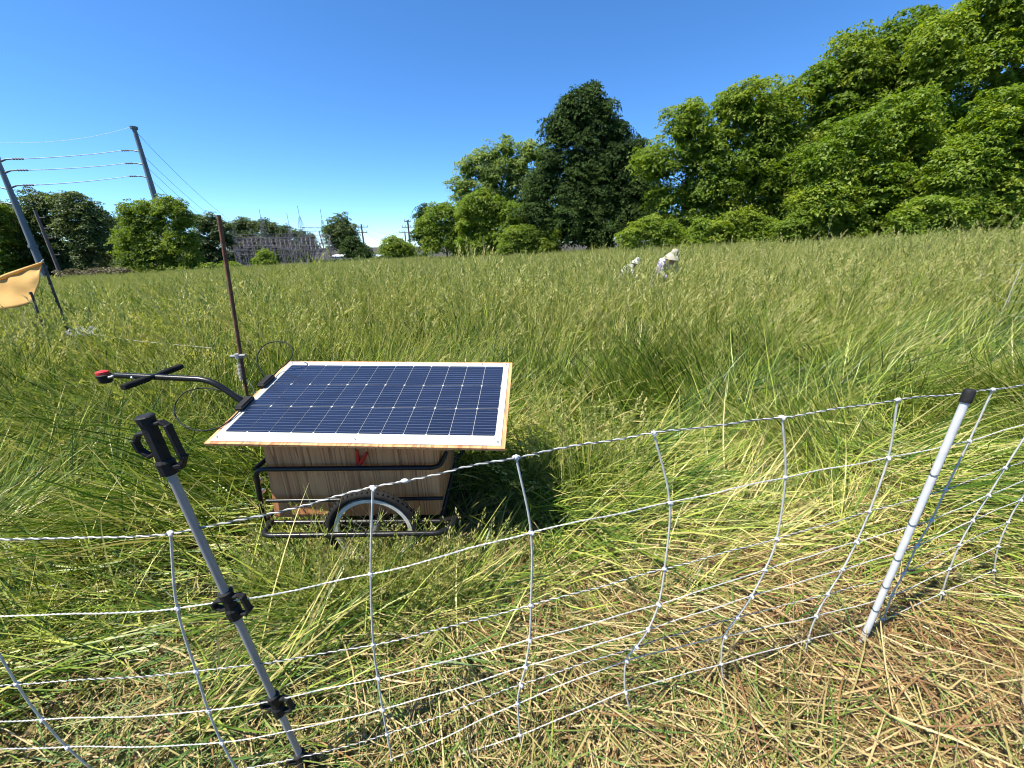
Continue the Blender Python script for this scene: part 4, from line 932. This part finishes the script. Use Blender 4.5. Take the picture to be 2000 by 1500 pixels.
# ------------------------------------------------------------------ grass
def blade_set(r, n, root_r, L_, th0, dth, az, azs, w, seg, tint, floor=0.0, pw=1.3, root=None):
    a0 = r.uniform(0, 2 * PI, n); rr_ = root_r * np.sqrt(r.random(n)); P_ = np.stack([rr_ * np.cos(a0), rr_ * np.sin(a0), np.zeros(n)], 1)
    A_ = az + r.normal(0, 1, n) * azs if az is not None else r.uniform(0, 2 * PI, n)
    Ls = r.uniform(*L_, n); t0 = np.abs(r.uniform(*th0, n)); dt = r.uniform(*dth, n); W_ = r.uniform(*w, n); tw = r.uniform(-.9, .9, n)
    fl = floor * r.random(n) ** 1.3
    wob = r.uniform(-.5, .5, n)
    V = []; pos = P_.copy()
    for k in range(seg + 1):
        t = k / seg; th = t0 + dt * t ** pw; aa = A_ + wob * t
        d = np.stack([np.sin(th) * np.cos(aa), np.sin(th) * np.sin(aa), np.cos(th)], 1)
        if k: pos = pos + d * (Ls / seg)[:, None]
        pz = pos.copy(); 
        if floor: pz[:, 2] = np.maximum(pz[:, 2], fl + .006)
        side = np.stack([-np.sin(aa), np.cos(aa), np.zeros(n)], 1); up2 = np.cross(d, side)
        sd = side * np.cos(tw + t)[:, None] + up2 * np.sin(tw + t)[:, None]
        wk = W_ * (.7 + .5 * t if t < .4 else .9 * (1 - ((t - .4) / .6) ** 2.2) + .04)
        V += [pz - sd * (wk / 2)[:, None], pz + sd * (wk / 2)[:, None]]
    V = np.stack(V, 1); m = 2 * (seg + 1)
    base = (np.arange(n) * m)[:, None]
    f = np.concatenate([base + np.array([2 * k, 2 * k + 1, 2 * k + 3, 2 * k + 2]) for k in range(seg)], 1).reshape(-1)
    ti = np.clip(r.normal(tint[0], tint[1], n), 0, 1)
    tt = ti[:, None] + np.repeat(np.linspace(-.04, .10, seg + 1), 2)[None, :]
    return V.reshape(-1, 3), f, tt.reshape(-1), V[:, -2:].mean(1), d, Ls
def heads(r, tips, dirs, n_sp=16, ln=.13, sz=.010, tint=(.5, .25)):
    """drooping seed heads: small pointed spikelets along the last stretch of each stem"""
    V, T_ = [], []
    for p, d in zip(tips, dirs):
        tn = np.clip(r.normal(*tint), 0, 1)
        for k in range(n_sp):
            t = k / n_sp; a = r.uniform(0, 2 * PI); o = np.array([math.cos(a), math.sin(a), .3]) * (.004 + .014 * (1 - abs(2 * t - .8)))
            c = p - d * ln * (1 - t) * .9 + o; ax = unit(d + o * 18 + r.normal(size=3) * .15); bx = unit(np.cross(ax, r.normal(size=3)))
            s = sz * r.uniform(.7, 1.3)
            V += [c - ax * s * .7, c + bx * s * .28, c + ax * s, c - bx * s * .28]; T_ += [tn] * 4
    return np.array(V), np.arange(len(V)), np.array(T_)
def tuft(name, parts):
    Vs, Fs, Ts, Ms = [], [], [], []; n = 0; mats = []
    for V, f, t, m in parts:
        if m not in mats: mats.append(m)
        Vs.append(V); Fs.append(f + n); Ts.append(t); Ms.append(np.full(len(f) // 4, mats.index(m))); n += len(V)
    return np_mesh(name, np.concatenate(Vs), np.concatenate(Fs), 4, {'tint': np.concatenate(Ts)}, mats, np.concatenate(Ms))
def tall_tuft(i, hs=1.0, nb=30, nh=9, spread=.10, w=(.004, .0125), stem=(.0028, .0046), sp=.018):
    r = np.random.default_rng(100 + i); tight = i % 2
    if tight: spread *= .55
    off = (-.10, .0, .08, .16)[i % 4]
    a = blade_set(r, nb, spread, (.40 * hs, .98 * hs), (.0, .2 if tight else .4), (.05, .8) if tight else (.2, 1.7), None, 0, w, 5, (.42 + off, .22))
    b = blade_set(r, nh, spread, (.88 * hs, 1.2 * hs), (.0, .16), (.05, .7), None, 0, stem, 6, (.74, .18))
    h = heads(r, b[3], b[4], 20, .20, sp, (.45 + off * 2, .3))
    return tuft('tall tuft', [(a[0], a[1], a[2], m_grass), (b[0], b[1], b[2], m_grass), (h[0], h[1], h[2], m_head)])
def lodged_tuft(i, nb=46):
    r = np.random.default_rng(200 + i)
    a = blade_set(r, nb, .14, (.35, .9), (.7, 1.45), (.05, .7), 0.0, .30, (.0035, .009), 6, (.46, .24), floor=.16)
    b = blade_set(r, 12, .14, (.25, .6), (.6, 1.5), (0, .8), None, 0, (.004, .009), 5, (.6, .28), floor=.17)
    return tuft('lodged tuft', [(a[0], a[1], a[2], m_grass), (b[0], b[1], b[2], m_grass)])
def straw_tuft(i, nb=62):
    r = np.random.default_rng(300 + i)
    a = blade_set(r, nb, .17, (.08, .38), (1.25, 1.66), (-.25, .3), 0.0, .95, (.0024, .0056), 3, (.50, .30), floor=.12)
    b = blade_set(r, 20, .20, (.08, .26), (1.2, 1.6), (-.3, .5), None, 0, (.0026, .006), 3, (.5, .3), floor=.06)
    return tuft('straw tuft', [(a[0], a[1], a[2], m_straw), (b[0], b[1], b[2], m_straw)])
def short_tuft(i, nb=26):
    r = np.random.default_rng(400 + i)
    a = blade_set(r, nb, .07, (.08, .30), (.1, .9), (.2, 1.3), None, 0, (.003, .006), 4, (.4, .15))
    return tuft('short tuft', [(a[0], a[1], a[2], m_grass)])
def snoise(x, y, k=1.0, s=0.0):
    return (np.sin(x * 1.31 * k + s) * np.cos(y * 1.73 * k - s) + np.sin((x + y) * .83 * k + 2 * s) * .7 + np.sin((x * .6 - y * 1.1) * 2.1 * k + s * 3) * .5) / 2.2
def cell_points(x0, x1, y0, y1, dens, seed, amax=63):
    r = np.random.default_rng(seed); n = int((x1 - x0) * (y1 - y0) * dens); x = r.uniform(x0, x1, n); y = r.uniform(y0, y1, n)
    k = np.abs(np.arctan2(x, y + .9)) < math.radians(amax); return x[k], y[k], r
def polar_points(r0, r1, dens, seed, amax=60):
    r = np.random.default_rng(seed); A_ = math.radians(amax); n = int(dens * A_ * (r1 * r1 - r0 * r0))
    rad = np.sqrt(r.uniform(r0 * r0, r1 * r1, n)); a = r.uniform(-A_, A_, n); return rad * np.sin(a), rad * np.cos(a), r
def S_(x, y): return y - (.70 + .19 * np.maximum(x, -1) ) + .22 * snoise(x, y, 1.6, 1.0) + .28 * np.clip(-x - .6, 0, 1)     # distance behind the fence
def trailer_zone(x, y, m=0.0): return (x > -1.25 - m) & (x < -.10 + m) & (y > 1.30 - m) & (y < 2.25 + m)
def place(name, label, gt, x, y, r, scl, lean, az, patch, npick, zoff=0.0, swirl=0.0):
    z = terr_v(x, y) + zoff; n = len(x)
    q_ = np.array([0, 0, 1.]) + np.stack([r.normal(0, lean, n) + swirl * (.6 * snoise(x, y, .9, 5) + .25), r.normal(0, lean, n) + swirl * .6 * snoise(x, y, .8, 9), np.zeros(n)], 1)
    rot = euler_from(q_, az)
    o = scatter(name, gt, np.stack([x, y, z], 1), rot, scl, r.integers(0, npick, n), patch); tag(o, label, name.split('_')[-1], kind='stuff'); return o
g_tall = scatter_tree('tall grass', lib_coll('tall tuft', [tall_tuft(i) for i in range(8)]))
g_far = scatter_tree('far grass', lib_coll('far tuft', [tall_tuft(30 + i, 1.0, 40, 14, .34, (.006, .011)) for i in range(6)]))
g_lodged = scatter_tree('lodged grass', lib_coll('lodged tuft', [lodged_tuft(i) for i in range(8)]))
g_straw = scatter_tree('straw', lib_coll('straw tuft', [straw_tuft(i) for i in range(8)]))
g_short = scatter_tree('short grass', lib_coll('short tuft', [short_tuft(i) for i in range(6)]))
def sc3(v, zv=None): return np.stack([v, v, v if zv is None else zv], 1)
def cat_(*a): return [np.concatenate(q) for q in zip(*a)]
# standing meadow
xs, ys, hs, ps = [], [], [], []
for r0, r1, dn, sd in ((2.4, 8, 21, 1), (8, 17, 14, 2)):
    x, y, r = polar_points(r0, r1, dn, sd); s = S_(x, y); edge = 2.95 + .35 * snoise(x, y, .9, 4) - .75 * np.clip((-x - 1.2) / 1.2, 0, 1) - .5 * np.clip((x - 1.5) / 1.5, 0, 1)
    k = (s > edge) & ~trailer_zone(x, y, .35) & ((snoise(x, y, 2.7, 8) < .42) | (y > 9) | (r.random(len(x)) < .15)); x, y, s, edge = x[k], y[k], s[k], edge[k]
    h = np.clip(.55 + (s - edge) * .55, .5, .96) * (1 + .12 * snoise(x, y, .8, 2) + .20 * snoise(x, y, 3.1, 5)) * np.where(r.random(len(x)) < .05, r.uniform(1.15, 1.35, len(x)), r.uniform(.8, 1.1, len(x)))
    u = x / y; sw = (np.abs(u - .375) < .11) & (y > 4.2) & (y < 8.6); h = np.where(sw, np.maximum(h * 1.04, .9), h)
    xs.append(x); ys.append(y); hs.append(h); ps.append(.20 * snoise(x, y, 1.5, 3) + r.normal(0, .12, len(x)) + .02)
x, y, h, p = map(np.concatenate, (xs, ys, hs, ps)); r = np.random.default_rng(9)
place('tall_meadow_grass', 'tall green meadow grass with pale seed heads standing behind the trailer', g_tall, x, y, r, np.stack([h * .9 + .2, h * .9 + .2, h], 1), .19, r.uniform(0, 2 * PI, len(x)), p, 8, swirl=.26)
xs, ys, hs, ps = [], [], [], []
for r0, r1, dn, sd in ((15, 30, 7, 3), (30, 62, 2.6, 4)):
    x, y, r = polar_points(r0, r1, dn, sd, 58); lim = np.where(x / y > -.2, 23 / np.maximum(.25 + .9 * np.abs(x / y + .1), .3), 60); lim = np.where(x / y > -.2, np.clip(52 - 26 * (x / y + .2) / 1.0, 21, 52), 60)
    k = y < lim; x, y = x[k], y[k]
    xs.append(x); ys.append(y); hs.append(np.full(len(x), .98) * r.uniform(.82, 1.1, len(x)) * (1 + .08 * snoise(x, y, .3, 2))); ps.append(.14 * snoise(x, y, .45, 3) + r.normal(0, .05, len(x)) + .03)
x, y, h, p = map(np.concatenate, (xs, ys, hs, ps)); r = np.random.default_rng(10)
place('distant_meadow_grass', 'distant meadow grass pale with ripe seed heads up to the trees', g_far, x, y, r, sc3(np.full(len(x), 1.15), h), .09, r.uniform(0, 2 * PI, len(x)), p, 6, swirl=.2)
# half-standing grass between
x, y, r = cell_points(-6, 6.5, 1.2, 4.6, 13, 12); s = S_(x, y)
k = (s > .75) & ~trailer_zone(x, y, .12) & (r.random(len(x)) < np.clip(.02 + .24 * (s - .8) + .30 * snoise(x, y, 1.3, 6), 0, 1)); x, y, s = x[k], y[k], s[k]
h = np.clip(.28 + .14 * s, .25, .62) * r.uniform(.75, 1.2, len(x))
cx_, cy_ = np.concatenate([r.normal(.42, .13, 26), r.uniform(-1.15, -.22, 80)]), np.concatenate([r.normal(2.05, .16, 26), r.uniform(1.14, 1.39, 80)])
x, y, h = np.concatenate([x, cx_]), np.concatenate([y, cy_]), np.concatenate([h, r.uniform(.5, .66, 26), r.uniform(.22, .38, 80)])
place('half_standing_grass', 'half standing leaning green grass around the trailer', g_tall, x, y, r, np.stack([h * .6 + .35, h * .6 + .35, h], 1), .30, r.uniform(0, 2 * PI, len(x)), .05 * snoise(x, y, 1, 3) + r.normal(0, .05, len(x)) - .02, 8)
# lodged grass
x, y, r = cell_points(-6, 6.5, .75, 5.0, 52, 13); s = S_(x, y); k = (s > .05) & (s < 4.0) & (r.random(len(x)) < np.clip((s - .2) / .55, 0, 1)); x, y, s = x[k], y[k], s[k]
tz = trailer_zone(x, y, .0)
az_ = 2.2 * snoise(x, y, 1.2, 1.5) + .3 + r.normal(0, .35, len(x)) + np.where(snoise(x, y, 1.3, 7) > .1, PI, 0)
hz = np.where(tz, .5, np.clip(.75 + .3 * s, .7, 1.5)) * r.uniform(.7, 1.2, len(x)); sz = r.uniform(.55, 1.0, len(x)) * np.where(tz, .6, 1)
place('lodged_grass', 'flattened green and straw coloured grass lying in swirls around the trailer', g_lodged, x, y, r, np.stack([sz, sz, hz], 1), .07, az_, .16 * snoise(x, y, 1.7, 8) + r.normal(0, .07, len(x)) + np.clip(.22 - .14 * s, -.05, .22), 8)
# dry trampled straw
x, y, r = cell_points(-4.2, 5.5, .05, 2.6, 150, 14, 70); s = S_(x, y); k = (s < 1.15) & (snoise(x, y, 4.1, 2) < .62) & (r.random(len(x)) < np.clip((1.15 - s) / .55, 0, 1)); x, y, s = x[k], y[k], s[k]
az_ = 1.4 * snoise(x, y, 1.1, 2.5) + r.normal(0, .6, len(x))
dry = np.clip(.16 * snoise(x, y, 1.9, 5) + .12 * np.clip(x, -1.2, 1) + .05, -.3, .3)
place('trampled_straw', 'dry trampled straw and cut grass on the ground along the net fence', g_straw, x, y, r, sc3(r.uniform(.7, 1.25, len(x))), .09, az_, dry + r.normal(0, .05, len(x)), 8)
# green shoots in the straw
x, y, r = cell_points(-4.2, 5.5, .1, 2.4, 34, 15, 70); s = S_(x, y); k = (s < .9) & (snoise(x, y, 2.2, 3) + r.normal(0, .3, len(x)) > .05 + .16 * np.clip(x, -1.5, 2)); x, y = x[k], y[k]
place('short_green_grass', 'short green shoots growing through the dry straw', g_short, x, y, r, sc3(r.uniform(.45, 1.15, len(x))), .3, r.uniform(0, 2 * PI, len(x)), r.normal(.0, .08, len(x)), 6)

print('leaf triangles', NTRI[0])
